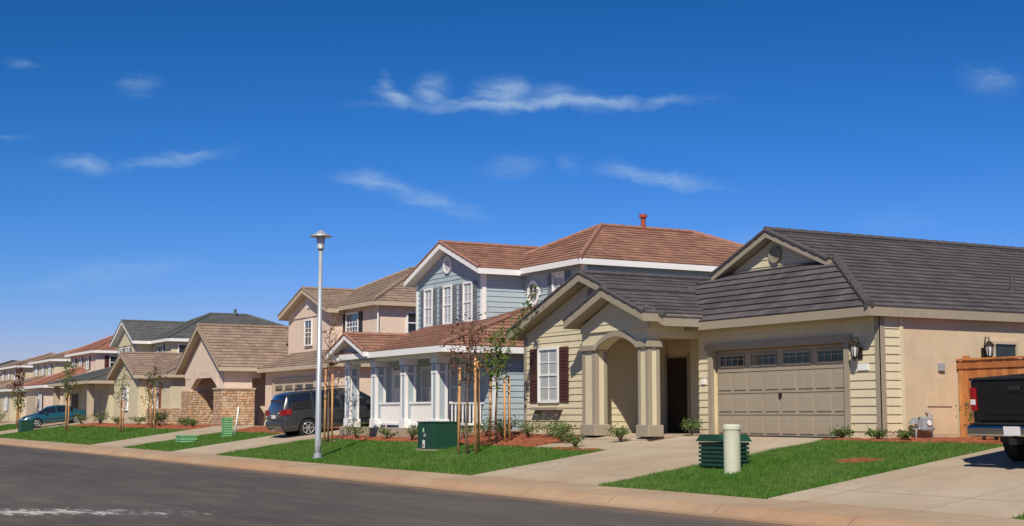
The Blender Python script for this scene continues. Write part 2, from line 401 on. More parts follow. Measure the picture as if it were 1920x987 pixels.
def lawn(x0,x1,y0,y1,dens,h,w,bare=()):
    o=sheet('lawn',x0,x1,y0,y1,.012,lawnbase)
    n=int((x1-x0)*(y1-y0)*dens)
    x=np.random.uniform(x0-.05,x1+.05,n); y=np.random.uniform(y0-.05,y1+.03,n)
    for (bx,by,ra,rb) in bare:
        k=((x-bx)/ra)**2+((y-by)/rb)**2>np.random.uniform(.6,1.5,len(x)); x=x[k]; y=y[k]
    pt=np.sin(x*1.7+1.3*np.sin(y*1.9))*np.sin(y*2.3+np.sin(x*1.1)); k=np.random.rand(len(x))<.8+.25*pt; x=x[k]; y=y[k]
    n=len(x); z=gzn(y)+.005
    a=np.random.uniform(0,math.pi,n); la=np.random.uniform(0,2*math.pi,n); hh=h*np.random.uniform(.5,1.3,n); le=hh*np.random.uniform(0,.8,n)
    hh*=1+.3*np.sin(x*2.1+np.sin(y*3))*np.cos(y*2.7)
    v=np.empty((n,3,3)); ca=np.cos(a)*w/2; sa=np.sin(a)*w/2
    v[:,0]=np.stack([x-ca,y-sa,z],1); v[:,1]=np.stack([x+ca,y+sa,z],1); v[:,2]=np.stack([x+le*np.cos(la),y+le*np.sin(la),z+hh],1)
    me=bpy.data.meshes.new('grass_blades'); me.vertices.add(3*n); me.vertices.foreach_set('co',v.ravel())
    me.loops.add(3*n); me.loops.foreach_set('vertex_index',np.arange(3*n,dtype=np.int32))
    me.polygons.add(n); me.polygons.foreach_set('loop_start',np.arange(0,3*n,3,dtype=np.int32))
    me.materials.append(grassA); me.update(calc_edges=True); me.validate()
    g=bpy.data.objects.new('grass_blades',me); S.collection.objects.link(g); g.parent=o
lawn(-24.4,-19.15,15.54,21.3,2300,.055,.014,((-20.9,19.2,.6,.35),(-21.9,18.4,.22,.15)))
lawn(-13.9,-8,15.54,19,1200,.055,.014)
lawn(-49.6,-29.9,15.54,19.2,1100,.06,.02,((-34.8,17.9,.35,.35),(-46.9,18.6,.4,.4),(-41.3,16.1,.25,.2)))
lawn(-62.9,-55.3,15.54,20,600,.06,.028)
lawn(-98.8,-69.2,15.54,20.2,260,.07,.04)
lawn(-118.9,-105.3,15.54,20.2,150,.07,.05)
lawn(-160,-124.1,15.54,20.2,60,.08,.06)
for b in ((-38.2,-33.65,19.25,21.15),(-49.6,-40.4,19.25,20.0),(-40.4,-38.25,19.25,24),(-32.3,-30.2,19.0,19.28),(-24.4,-20.6,21.32,24.6),(-62.9,-56,20.05,24.3),(-80,-69.2,20.25,22.2),(-96,-80.1,20.25,21.9),(-20.5,-19.2,21.35,24)):
    sheet('mulch_bed',*b,.035,mulch,dx=.16,jit=.03)
# ragged bare soil patch in the lawn
V=[(-20.9,19.2,gz(19.2)+.035)];F=[]
for i in range(26):
    a=2*math.pi*i/26; r=random.uniform(.75,1.1); xx=-20.9+.6*r*math.cos(a); yy=19.2+.34*r*math.sin(a); V.append((xx,yy,gz(yy)+.018))
for i in range(26): F.append((0,1+i,1+(i+1)%26))
mobj('soil_patch',V,F,mulch)
# ------------------------------------------------------------------ house 1 (cream, near)
H=empty('beige_single_storey_house',(-30,22,0))
box('garage_wall',-30.3,-23.6,22.62,36,-.3,2.78,stucco1,H)
box('rear_wall',-37.4,-30.31,23.62,36,-.3,2.78,stucco1,H)
box('wing_wall',-37.4,-33.52,21.22,23.61,-.3,2.95,stucco1,H)
for p in ([(-30.3,22.4,0),(-29.85,22.4,0),(-29.85,22.4,2.8),(-30.3,22.4,2.8)],[(-24.6,22.4,0),(-23.6,22.4,0),(-23.6,22.4,2.8),(-24.6,22.4,2.8)],[(-29.85,22.4,2.28),(-24.6,22.4,2.28),(-24.6,22.4,2.8),(-29.85,22.4,2.8)]):
    siding(H,p,cream,Fd)
box('garage_jamb',-30.3,-29.86,22.41,22.62,-.1,2.78,cream,H); box('garage_jamb',-24.59,-23.6,22.41,22.62,-.1,2.78,cream,H); box('garage_lintel',-29.86,-24.59,22.41,22.62,2.28,2.78,cream,H)
siding(H,[(-23.6,22.4,0),(-23.6,22.95,0),(-23.6,22.95,2.75),(-23.6,22.4,2.75)],cream,Rd)
box('corner_board',-23.74,-23.565,22.36,22.399,0,2.76,taupe,H); box('corner_board',-23.6,-23.562,22.36,22.50,0,2.76,taupe,H); box('corner_board',-23.6,-23.56,22.95,23.05,0,2.76,cream,H)
box('foundation',-30.3,-24.6,22.43,22.6,-.2,0.02,conc,H); box('foundation',-23.599,-23.58,22.5,36,-.05,.14,conc,H)
dx0,dx1,dt=-29.72,-24.73,2.18
box('garage_door',dx0,dx1,22.56,22.6,0.02,dt,doorpaint,H)
for r in range(4):
    z0=.02+r*.54
    if r<3:
        fbox('F',22.56,dx0,dx1,z0+.525,z0+.54,-.012,.002,'door_seam',bronze,H)
        for c in range(8):
            w=(dx1-dx0)/8; a=dx0+c*w
            fbox('F',22.56,a+.06,a+w-.06,z0+.08,z0+.46,0,.022,'door_panel',doorpaint,H,.012)
    else:
        for c in range(4):
            w=(dx1-dx0)/4; a=dx0+c*w+.14; b=dx0+(c+1)*w-.14
            fbox('F',22.56,a,b,z0+.16,z0+.40,.0,.012,'door_window',darkglass,H)
            fbox('F',22.56,a-.04,b+.04,z0+.40,z0+.44,0,.03,'window_trim',doorpaint,H); fbox('F',22.56,a-.04,b+.04,z0+.12,z0+.16,0,.03,'window_trim',doorpaint,H)
            for i in range(5):
                xx=a+(b-a)*i/4; fbox('F',22.56,xx-.012,xx+.012,z0+.16,z0+.40,.012,.026,'muntin',doorpaint,H)
            fbox('F',22.56,a,b,z0+.31,z0+.328,.012,.027,'muntin',doorpaint,H)
fbox('F',22.56,-27.26,-27.18,.98,1.08,0,.05,'door_handle',bronze,H); fbox('F',22.56,dx0,dx1,.0,.05,.0,.03,'door_weather_seal',black,H)
fbox('F',22.4,-29.87,-29.70,0,2.2,0,.05,'door_trim',taupe,H); fbox('F',22.4,-24.75,-24.58,0,2.2,0,.05,'door_trim',taupe,H); fbox('F',22.4,-29.97,-24.48,2.2,2.36,.0,.07,'door_trim',taupe,H)
fbox('F',22.4,-30.15,-30.0,1.35,1.5,.02,.05,'keypad',white,H)
def coach(par,face,pl,a,z):
    fbox(face,pl,a-.07,a+.07,z-.2,z+.05,.02,.045,'lamp_plate',bronze,par)
    if face=='F': c=Vector((a,pl-.2,z))
    else: c=Vector((pl+.2,a,z))
    w=Vector((0,1,0)) if face=='F' else Vector((-1,0,0))
    tubes('lamp_arm',[([c+w*.18-Z*.1,c+w*.1+Z*.3,c+Z*.28,c+Z*.2],[.014]*4)],bronze,par)
    tubes('lamp_roof',[([c+Z*.2,c+Z*.1],[.03,.13])],bronze,par,6,False)
    tubes('lamp_glass',[([c+Z*.1,c-Z*.14],[.095,.06])],lampglass,par,6,False)
    tubes('lamp_base',[([c-Z*.14,c-Z*.17,c-Z*.24],[.07,.06,.01])],bronze,par,6,False)
    tubes('lamp_ribs',[([c+Z*.1+Vector((math.cos(i)*.1,math.sin(i)*.1,0)),c-Z*.14+Vector((math.cos(i)*.066,math.sin(i)*.066,0))],[.013,.013]) for i in [k*math.pi/3 for k in range(6)]],bronze,par,4)
coach(H,'F',22.4,-24.22,2.0); coach(H,'R',-23.6,25.55,2.05)
fbox('F',22.4,-24.3,-23.95,1.55,1.7,.025,.045,'house_number_plate',white,H)
siding(H,[(-37.4,21.2,0),(-33.5,21.2,0),(-33.5,21.2,2.95),(-37.4,21.2,2.95)],cream,Fd)
siding(H,[(-37.4,21.2,2.95),(-30,21.2,2.95),(-33.7,21.2,4.26)],cream,Fd)
prism('gable_backing',[(-37.4,21.21,2.8),(-30,21.21,2.8),(-30,21.21,2.95),(-33.7,21.21,4.24),(-37.4,21.21,2.95)],(0,.15,0),cream,H)
siding(H,[(-33.5,21.2,0),(-33.5,23.6,0),(-33.5,23.6,2.8),(-33.5,21.2,2.8)],cream,Rd)
box('corner_board',-37.42,-37.28,21.15,21.199,0,2.9,taupe,H)
round_vent(H,-33.55,21.18,3.9,.2,taupe,bronze)
window(H,'F',21.2,-36.5,-35.45,.98,2.45,brown_sh,.5,2,4)
fbox('F',21.2,-36.75,-35.2,.70,.78,0,.22,'window_shelf',taupe,H); fbox('F',21.2,-36.6,-36.5,.55,.70,0,.14,'shelf_bracket',taupe,H); fbox('F',21.2,-35.45,-35.35,.55,.70,0,.14,'shelf_bracket',taupe,H)
fbox('F',23.6,-33.38,-32.4,.06,2.15,.0,.05,'front_door',darkdoor,H); fbox('F',23.6,-33.48,-33.38,.06,2.25,0,.07,'door_frame',taupe,H); fbox('F',23.6,-32.4,-32.3,.06,2.25,0,.07,'door_frame',taupe,H)
siding(H,[(-32.3,23.58,0),(-30.3,23.58,0),(-30.3,23.58,2.7),(-32.3,23.58,2.7)],cream,Fd)
def column(par,x0,x1,y0,y1,z0,z1,body,trim,bw=.12):
    box('column_shaft',x0+.05,x1-.05,y0+.05,y1-.05,z0,z1,body,par)
    for a in (x0+.03,x1-.03-bw):
        box('column_board',a,a+bw,y0+.03,y0+.05,z0+.3,z1-.18,trim,par)
    box('column_board',x1-.05,x1-.03,y0+.05,y0+.15,z0+.3,z1-.18,trim,par); box('column_board',x1-.05,x1-.03,y1-.15,y1-.05,z0+.3,z1-.18,trim,par)
    box('column_base',x0-.02,x1+.02,y0-.02,y1+.02,z0,z0+.3,trim,par,.015)
    box('column_cap',x0-.03,x1+.03,y0-.03,y1+.03,z1-.16,z1,trim,par,.015)
column(H,-30.72,-30.2,20.7,21.15,0.0,2.45,cream,taupe)
column(H,-33.45,-32.72,20.7,21.17,0.0,2.45,cream,taupe,.16)
n=18; arc=[]
for i in range(n+1):
    t=i/n; x=-32.75+t*2.05; arc.append((x,2.28+.36*math.sin(math.pi*t)**.8))
for i in range(n):
    (xa,za),(xb,zb)=arc[i],arc[i+1]
    prism('arch',[(xa,20.75,za),(xb,20.75,zb),(xb,20.75,2.98),(xa,20.75,2.98)],(0,.36,0),cream,H)
    prism('arch_trim',[(xa,20.70,za-.01),(xb,20.70,zb-.01),(xb,20.70,zb+.13),(xa,20.70,za+.13)],(0,.049,0),taupe,H)
box('porch_beam',-33.45,-32.75,20.75,21.15,2.45,2.98,cream,H)
box('porch_beam',-30.7,-30.24,20.75,21.1,2.45,2.98,cream,H); box('porch_side_beam',-30.6,-30.24,21.1,22.4,2.55,2.98,cream,H)
box('porch_ceiling',-33.45,-30.62,21.16,23.58,2.66,2.70,cream,H)
siding(H,[(-33.45,20.72,2.78),(-30.15,20.72,2.78),(-30.15,20.72,2.95),(-31.75,20.72,3.64),(-33.45,20.72,2.95)],cream,Fd)
prism('porch_gable',[(-33.45,20.74,2.78),(-30.15,20.74,2.78),(-30.15,20.74,2.95),(-31.75,20.74,3.62),(-33.45,20.74,2.95)],(0,.009,0),cream,H)
gable_roof(H,-33.7,-29.8,20.3,24.5,3.12,-31.75,3.86,tile_dark,cap_dark,taupe,.2)
gable_roof(H,-37.85,-29.6,20.8,27.5,3.0,-33.7,4.47,tile_dark,cap_dark,taupe,.2)
e=2.92
an=(-23.4,21.9,e)
roof_face(H,[(-23.4,21.9,e),(-23.4,36.4,e),(-27,36.4,4.4),(-27,24.2,4.4)],tile_dark,taupe,.2,an)
roof_face(H,[(-27,23.95,4.396),(-27,36.4,4.396),(-29.4,36.4,5.38),(-29.4,23.95,5.38)],tile_dark,taupe,.16,an)
roof_face(H,[(-35.4,36.4,e),(-35.4,21.9,e),(-31.8,24.2,4.4),(-31.8,36.4,4.4)],tile_dark,taupe,.2,(-35.4,21.9,e))
roof_face(H,[(-31.8,36.4,4.396),(-31.8,23.95,4.396),(-29.4,23.95,5.38),(-29.4,36.4,5.38)],tile_dark,taupe,.16,(-35.4,21.9,e))
roof_face(H,[(-35.4,21.9,e),(-23.4,21.9,e),(-27,24.2,4.4),(-31.8,24.2,4.4)],tile_dark,taupe,.2)
siding(H,[(-31.6,24.28,4.3),(-27.2,24.28,4.3),(-29.4,24.28,5.2)],cream,Fd)
prism('gable_back',[(-31.7,24.3,4.2),(-27.1,24.3,4.2),(-29.4,24.3,5.22)],(0,.1,0),cream,H)
round_vent(H,-29.35,24.25,4.78,.23,taupe,bronze)
cap((-23.4,21.9,e+.05),(-27,24.2,4.45),cap_dark,H,.1); cap((-29.4,23.95,5.43),(-29.4,36.4,5.43),cap_dark,H)
cap((-27,23.97,4.43),(-29.4,23.97,5.42),cap_dark,H,.06); cap((-31.8,23.97,4.43),(-29.4,23.97,5.42),cap_dark,H,.06)
for (x,y,z,r,h) in ((-25.2,28.4,3.6,.05,.45),(-29.6,31,5.3,.09,.2),(-29.7,28.6,5.3,.08,.15),(-26.5,29.2,4.1,.03,.3)):
    cyl('vent_pipe',(x,y,z),r,h,cap_dark,H); cyl('vent_collar',(x,y,z),r*1.6,h*.3,cap_dark,H)
fbox('R',-23.6,24.05,24.3,.8,1.4,.0,.03,'utility_panel',stucco1,H); fbox('R',-23.6,24.1,24.28,1.55,1.72,0,.06,'utility_cap',metergray,H)
fbox('R',-23.6,23.75,24.5,.75,1.0,.0,.025,'utility_door',stucco1,H)
G=empty('gas_meter',(-23.4,23.45,0))
tubes('meter_pipes',[([(-23.42,23.2,-.1),(-23.42,23.2,.45),(-23.42,23.35,.5)],[.025]*3),([(-23.42,23.7,-.1),(-23.42,23.7,.55),(-23.5,23.7,.6),(-23.6,23.7,.6)],[.025]*4),([(-23.42,23.1,.25),(-23.42,23.75,.25)],[.03]*2)],metergray,G)
box('meter_body',-23.5,-23.28,23.32,23.6,.2,.52,metergray,G,.04); cyl('meter_dial',(-23.27,23.46,.38),.06,.02,white,G,'x'); cyl('regulator',(-23.42,23.15,.36),.11,.06,metergray,G,'z'); cyl('regulator_cap',(-23.42,23.15,.42),.05,.08,metergray,G)
window(H,'R',-23.6,25.9,26.6,1.75,2.2,None,nx=1,nz=1,split=False,g=darkglass,fr=tan_trim)
Fn=empty('wooden_fence',(-21,24.7,0))
fmats=[fence_m,M('cedar_fence_light',(.54,.24,.08),.8,.25,3),M('cedar_fence_dark',(.37,.135,.045),.8,.25,3)]
x=-23.55
while x<-17:
    h=1.78+random.uniform(-.01,.01); box('picket',x,x+.135,24.7,24.725,.03,h,random.choice(fmats),Fn); x+=.142
for z in (.35,1.0,1.62): box('rail',-23.55,-17,24.73,24.78,z,z+.09,fence_m,Fn)
box('top_rail',-23.57,-17,24.66,24.76,1.79,1.83,fence_m,Fn); box('kickboard',-23.57,-17,24.67,24.699,1.6,1.72,fmats[2],Fn)
for k in range(4): box('fence_post',-23.5+k*2.1,-23.38+k*2.1,24.785,24.9,0,1.9,fence_m,Fn)
# ------------------------------------------------------------------ house 2 (blue)
B=empty('blue_two_storey_house',(-46,25,0))
box('ground_floor_wall',-50.35,-40.85,22.05,35.5,-.2,2.9,blue,B)
box('upper_wall',-48,-40.85,25.45,35.5,2.9,5.75,blue,B); box('upper_wing_wall',-50.35,-44.95,23.75,33,2.9,5.72,blue,B)
siding(B,[(-50.4,22,0),(-40.8,22,0),(-40.8,22,2.9),(-50.4,22,2.9)],blue,Fd)
siding(B,[(-40.8,22,0),(-40.8,34,0),(-40.8,34,2.9),(-40.8,22,2.9)],blue,Rd)
siding(B,[(-40.8,25.4,2.9),(-40.8,35.5,2.9),(-40.8,35.5,5.7),(-40.8,25.4,5.7)],blue,Rd)
siding(B,[(-44.9,25.4,2.9),(-40.8,25.4,2.9),(-40.8,25.4,5.7),(-44.9,25.4,5.7)],blue,Fd)
siding(B,[(-44.9,23.7,2.9),(-44.9,25.4,2.9),(-44.9,25.4,5.7),(-44.9,23.7,5.7)],blue,Rd)
siding(B,[(-50.4,23.7,2.9),(-44.9,23.7,2.9),(-44.9,23.7,5.72),(-50.4,23.7,5.72)],blue,Fd)
siding(B,[(-50.4,23.7,5.72),(-44.9,23.7,5.72),(-47.65,23.7,6.78)],blue,Fd)
prism('gable_back',[(-50.4,23.72,5.6),(-44.9,23.72,5.6),(-47.65,23.72,6.78)],(0,.1,0),blue,B)
for (x,y) in ((-44.9,23.7),(-40.8,25.4)):
    box('corner_board',x-.12,x+.04,y-.045,y-.001,2.9,5.7,white,B); box('corner_board',x+.001,x+.045,y-.04,y+.12,2.9,5.7,white,B)
box('corner_board',-50.42,-50.28,23.655,23.699,2.9,5.6,white,B)
box('corner_board',-40.92,-40.76,21.955,21.999,0,2.75,white,B)
downspout(B,-40.62,25.33,4.2,5.6,white,.2,-.2)
round_vent(B,-47.65,23.68,6.15,.32,white,bluedk)
for c in (-49.3,-47.65,-46.0): window(B,'F',23.7,c-.3,c+.3,3.98,5.32,gray_sh,.34,2,4)
n=32;V=[];F_=[]
for rr,yy in ((.30,25.38),(.30,25.32),(.42,25.32),(.42,25.39)):
    for j in range(n):
        a=2*math.pi*j/n; V.append((-44.15+rr*math.cos(a),yy,4.9+rr*1.1*math.sin(a)))
for k in range(3):
    for j in range(n): F_.append((k*n+j,k*n+(j+1)%n,(k+1)*n+(j+1)%n,(k+1)*n+j))
mobj('oval_window_frame',V,F_,white,B); mobj('oval_window_glass',[(-44.15+.31*math.cos(2*math.pi*j/n),25.36,4.9+.34*math.sin(2*math.pi*j/n)) for j in range(n)],[tuple(range(n))],glass,B)
box('oval_muntin',-44.16,-44.14,25.33,25.35,4.58,5.22,white,B); box('oval_muntin',-44.44,-43.86,25.332,25.352,4.89,4.91,white,B)
window(B,'F',25.4,-42.75,-42.05,4.35,5.45,gray_sh,.32,2,2)
for y in (30.3,33): window(B,'R',-40.8,y,y+1.3,4.75,5.35,None,nx=3,nz=1,g=glass,split=False)
hip_roof(B,-48.4,-40.4,25,36,5.8,(-44.4,28.4),(-44.4,32.6),7.54,tile_red,cap_red,white)
gable_roof(B,-50.8,-44.5,23.3,30.5,5.75,-47.65,6.95,tile_red,cap_red,white)
cyl('flue_pipe',(-44.4,30.3,7.4),.09,.62,redpipe,B); cyl('flue_cap',(-44.4,30.3,8.0),.15,.12,redpipe,B)
pe=2.74; ex0,ex1,ey=-49.4,-40.3,19.8; sl=.3
yt=25.4; zt=pe+sl*(yt-ey)
ym=23.7; zm=pe+sl*(ym-ey)
roof_face(B,[(ex0,ey,pe),(ex1,ey,pe),(ex1-2.6,ym,zm),(ex0,ym,zm)],tile_red,white,.2)
roof_face(B,[(-44.85,ym,zm),(ex1-2.6,ym,zm),(ex1-2.6-1.13,yt,zt),(-44.85,yt,zt)],tile_red,white,.1)
roof_face(B,[(ex1,ey,pe),(ex1,29,pe),(ex1-3.73,29,zt),(ex1-3.73,yt,zt)],tile_red,white,.2)
cap((ex1,ey,pe+.05),(ex1-2.6,ym,zm+.05),cap_red,B)
gable_roof(B,-49.65,-46.15,19.62,22.2,pe+.02,-47.9,3.42,tile_red,cap_red,white,.16)
prism('porch_gable_wall',[(-49.3,20.0,2.5),(-46.5,20.0,2.5),(-46.5,20.0,2.72),(-47.9,20.0,3.27),(-49.3,20.0,2.72)],(0,.1,0),blue,B)
box('porch_beam',-49.15,-41.35,20.2,20.5,2.42,2.72,white,B); box('porch_side_beam',-41.64,-41.36,20.5,22,2.42,2.72,white,B)
box('porch_floor',-49.3,-41.3,20.05,22,-.25,.12,conc,B)
box('porch_ceiling',-49.3,-41.3,20.5,22,2.66,2.70,white,B)
for cx in (-48.9,-46.5,-44.0,-41.6):
    box('porch_column',cx-.19,cx+.19,20.19,20.57,.12,2.42,blue,B); 
    for sx in (-.2,.11): box('column_trim',cx+sx,cx+sx+.09,20.17,20.189,.4,2.2,white,B)
    box('column_trim',cx+.191,cx+.21,20.19,20.28,.4,2.2,white,B); box('column_trim',cx+.191,cx+.21,20.48,20.57,.4,2.2,white,B)
    box('column_base',cx-.24,cx+.24,20.14,20.62,.12,.42,white,B,.01); box('column_cap',cx-.24,cx+.24,20.14,20.62,2.24,2.42,white,B,.01); box('column_band',cx-.215,cx+.215,20.165,20.595,1.9,1.97,white,B)
def railing(a,b,face):
    for z in (.22,.92):
        if face=='F': box('porch_rail',a,b,20.33,20.41,z,z+.07,white,B)
        else: box('porch_rail',-41.64,-41.56,a,b,z,z+.07,white,B)
    c=a+.08
    while c<b-.05:
        if face=='F': box('baluster',c,c+.04,20.35,20.39,.29,.92,white,B)
        else: box('baluster',-41.62,-41.58,c,c+.04,.29,.92,white,B)
        c+=.13
railing(-46.3,-44.2,'F'); railing(-43.8,-41.8,'F'); railing(20.6,22,'R')
window(B,'F',22,-46.2,-45.3,.8,2.2,None,nx=2,nz=2); window(B,'F',22,-43.9,-42.9,.8,2.2,None,nx=2,nz=2)
fbox('F',22,-48.7,-47.75,.12,2.2,.0,.06,'front_door',white,B); 
for z in (.35,.95,1.55):
    for a in (-48.58,-48.17): fbox('F',22,a,a+.32,z,z+.45,.06,.075,'door_panel',white if z<1.5 else glass,B)
fbox('F',22,-48.82,-48.7,.12,2.3,0,.08,'door_frame',white,B); fbox('F',22,-47.75,-47.63,.12,2.3,0,.08,'door_frame',white,B)
box('garage_wall',-56.6,-50.4,26.5,34,-.2,2.75,blue,B)
hip_roof(B,-57,-50.3,26.1,34.4,2.8,(-53.6,29.4),(-53.6,31),4.1,tile_red,cap_red,white)
fbox('F',26.5,-55.6,-50.9,.02,2.2,0,.03,'garage_door',white,B)
# ------------------------------------------------------------------ house 3 (pink, brown roof)
C=empty('pink_two_storey_house',(-68,25,0))
box('garage_wall',-70.1,-60.7,24.42,35,-.2,2.85,pink,C)
fbox('F',24.42,-68.7,-63.1,.02,2.2,-.1,.02,'garage_door',tan_trim,C)
fbox('F',24.42,-68.9,-68.7,0,2.2,0,.06,'door_trim',tan_trim,C); fbox('F',24.42,-63.1,-62.9,0,2.2,0,.06,'door_trim',tan_trim,C); fbox('F',24.42,-68.9,-62.9,2.2,2.38,0,.08,'door_trim',tan_trim,C)
for r in range(3):
    for c in range(8):
        w=5.6/8; a=-68.7+c*w; fbox('F',24.42,a+.07,a+w-.07,.1+r*.53,.5+r*.53,.02,.035,'door_panel',tan_trim,C)
for c in range(4): fbox('F',24.42,-68.5+c*1.4,-67.5+c*1.4,1.75,2.02,.02,.03,'door_window',darkglass,C)
roof_face(C,[(-70.4,24.0,2.9),(-60.3,24.0,2.9),(-60.3,26.6,4.0),(-70.4,26.6,4.0)],tile_brown,tan_trim,.2)
roof_face(C,[(-60.3,24.0,2.9),(-60.3,35,2.9),(-60.8,35,3.1),(-60.8,24.9,3.1)],tile_brown,tan_trim,.15)
box('upper_wall',-66,-60.6,26.5,36,2.8,5.8,pink,C); box('upper_wing_wall',-71,-65.0,25.95,34,2.8,5.68,pink,C)
prism('gable_wall',[(-71,25.9,5.5),(-65,25.9,5.5),(-65,25.9,5.75),(-67.95,25.9,6.75),(-71,25.9,5.75)],(0,.1,0),pink,C)
gable_roof(C,-71.4,-64.5,25.5,34,5.7,-67.95,6.9,tile_brown,cap_brown,tan_trim)
hip_roof(C,-70.2,-60.2,26.1,36.4,5.8,(-66,30.6),(-64.6,30.6),7.95,tile_brown,cap_brown,tan_trim)
window(C,'F',26.5,-64.3,-62.9,4.15,5.4,black_sh,.4,4,3,g=glass); window(C,'R',-60.6,28.0,28.6,4.4,5.3,None,nx=1,nz=2,g=glass)
window(C,'F',25.92,-68.4,-67.5,4.1,5.3,None,nx=2,nz=3,g=glass); round_vent(C,-67.95,25.9,6.15,.22,white,shade)
downspout(C,-60.5,26.45,3.2,5.6,white,.2,-.2)
box('entry_wall',-77.5,-71.6,24.6,34,-.2,2.95,pink,C)
prism('entry_gable',[(-77.6,22.4,2.5),(-70.6,22.4,2.5),(-70.6,22.4,2.95),(-74.2,22.4,5.0),(-77.6,22.4,3.05)],(0,.25,0),pink,C)
gable_roof(C,-78.1,-70.2,22.0,30,2.98,-74.2,5.28,tile_brown,cap_brown,tan_trim)
box('entry_pier_upper',-71.7,-70.65,22.42,23.9,1.92,2.9,pink,C); box('stone_pier',-71.85,-70.5,22.25,24.0,-.2,1.86,stone,C); box('stone_pier_cap',-71.9,-70.45,22.2,24.05,1.86,1.94,tan_trim,C)
box('stone_pier_left',-77.7,-76.2,22.25,23.9,-.2,1.86,stone,C); box('entry_pier_upper',-77.55,-76.4,22.42,23.8,1.86,2.6,pink,C)
arc=[(-76.4+4.7*i/12,2.0+.75*math.sin(math.pi*i/12)) for i in range(13)]
for i in range(12):
    (xa,za),(xb,zb)=arc[i],arc[i+1]; prism('entry_arch',[(xa,22.39,za),(xb,22.39,zb),(xb,22.39,2.9),(xa,22.39,2.9)],(0,.3,0),pink,C)
fbox('F',24.6,-74.8,-73.8,0,2.2,0,.05,'front_door',darkdoor,C); window(C,'F',24.6,-73.2,-72.3,.8,2.1,None)
box('entry_beam',-71.0,-70.7,23.9,24.42,2.45,2.9,pink,C)
# ------------------------------------------------------------------ house 4 (olive / slate roof)
D=empty('olive_two_storey_house',(-95,24,0))
box('front_wall',-92,-86,22.0,34,-.2,2.95,olive,D); box('side_wing_wall',-86,-81.2,22.6,34,-.2,2.85,olive,D)
prism('front_gable',[(-92,21.98,2.8),(-86,21.98,2.8),(-86,21.98,2.95),(-89,21.98,4.15),(-92,21.98,2.95)],(0,.1,0),olive,D)
gable_roof(D,-92.4,-85.6,21.6,29,2.95,-89,4.35,tile_brown,cap_brown,tan_trim)
hip_roof(D,-92.2,-80.8,22.2,34.4,2.9,(-86.4,27),(-86.4,29.5),4.9,tile_brown,cap_brown,tan_trim)
window(D,'F',22.6,-84.7,-83.6,1.0,2.35,red_sh,.45,2,3); window(D,'F',22.0,-89.6,-88.4,.9,2.2,None,2,3,3)
box('stone_wainscot',-86.0,-81.1,22.48,22.59,-.2,.95,stone,D); box('stone_wainscot',-81.19,-81.1,22.59,24.5,-.2,.95,stone,D)
box('upper_wall',-104.6,-93.4,26.0,37,-.2,5.6,olive,D); box('upper_wing_wall',-103.2,-97.8,24.85,31,-.2,5.6,olive,D)
prism('upper_gable',[(-103.2,24.8,5.4),(-97.8,24.8,5.4),(-97.8,24.8,5.65),(-100.5,24.8,6.9),(-103.2,24.8,5.65)],(0,.1,0),olive,D)
gable_roof(D,-103.7,-97.3,24.4,33,5.6,-100.5,7.1,tile_gray,cap_gray,white)
hip_roof(D,-105,-93,25.6,37.4,5.6,(-99,30.3),(-99,33),7.7,tile_gray,cap_gray,white)
for y in (26.5,28.6): window(D,'R',-93.4,y,y+1.4,4.0,5.2,None,nx=2,nz=2,g=glass)
window(D,'F',26.0,-96.6,-95.4,3.9,5.2,gray_sh,.4,nx=2,nz=2,g=glass)
for x in (-102,-100): window(D,'F',24.8,x-.4,x+.4,3.9,5.2,gray_sh,.35,nx=2,nz=2,g=glass)
cyl('vent_pipe',(-98.6,32,7.5),.1,.6,cap_gray,D)
box('garage_wall',-109.5,-97.2,22.9,30,-.2,2.8,olive,D); hip_roof(D,-110,-96.6,21.4,31,2.85,(-105.2,25.8),(-101.4,25.8),4.2,tile_gray,cap_gray,tan_trim)
fbox('F',22.9,-104.6,-99.4,0,2.2,-.1,.04,'garage_door',tan_trim,D)
for c in (-109.2,-105.6,-98.2): box('porch_post',c-.2,c+.2,21.7,22.1,-.1,2.7,tan_trim,D)
fbox('F',22.9,-108.6,-106.6,0,2.1,0,.03,'painted_shade_panel',shade,D)  # no real opening: flat dark panel on the wall, porch shade put into its colour
Fn2=empty('wooden_fence',(-79.5,26,0))
x=-81.1
while x<-77.6: box('picket',x,x+.135,26,26.03,0,1.8,random.choice(fmats),Fn2); x+=.142
box('rail',-81.1,-77.6,26.031,26.08,1.5,1.6,fence_m,Fn2)
# ------------------------------------------------------------------ house 5
E=empty('terracotta_roof_house',(-117,26,0))
box('upper_wall',-121.6,-112.4,25.4,35,-.2,5.5,pink,E); hip_roof(E,-122,-112,25,35.4,5.55,(-117.5,29),(-116.5,29),7.4,tile_terra,cap_terra,white)
box('front_wall',-121.6,-113.4,21.9,26,-.2,2.8,pink,E); hip_roof(E,-122,-112.9,21.5,29,2.85,(-118.5,25.2),(-116.5,25.2),4.3,tile_terra,cap_terra,white)
for x in (-120,-117.5,-115): window(E,'F',25.4,x-.4,x+.4,4.2,5.1,brown_sh,.35,nx=2,nz=2,g=glass)
window(E,'R',-112.4,26.5,27.6,4.2,5.1,brown_sh,.35,nx=2,nz=2,g=glass)
fbox('F',21.9,-120.8,-117,0,2.1,0,.03,'garage_door',tan_trim,E); window(E,'F',21.9,-115.8,-114.6,1,2.1,brown_sh,.35)
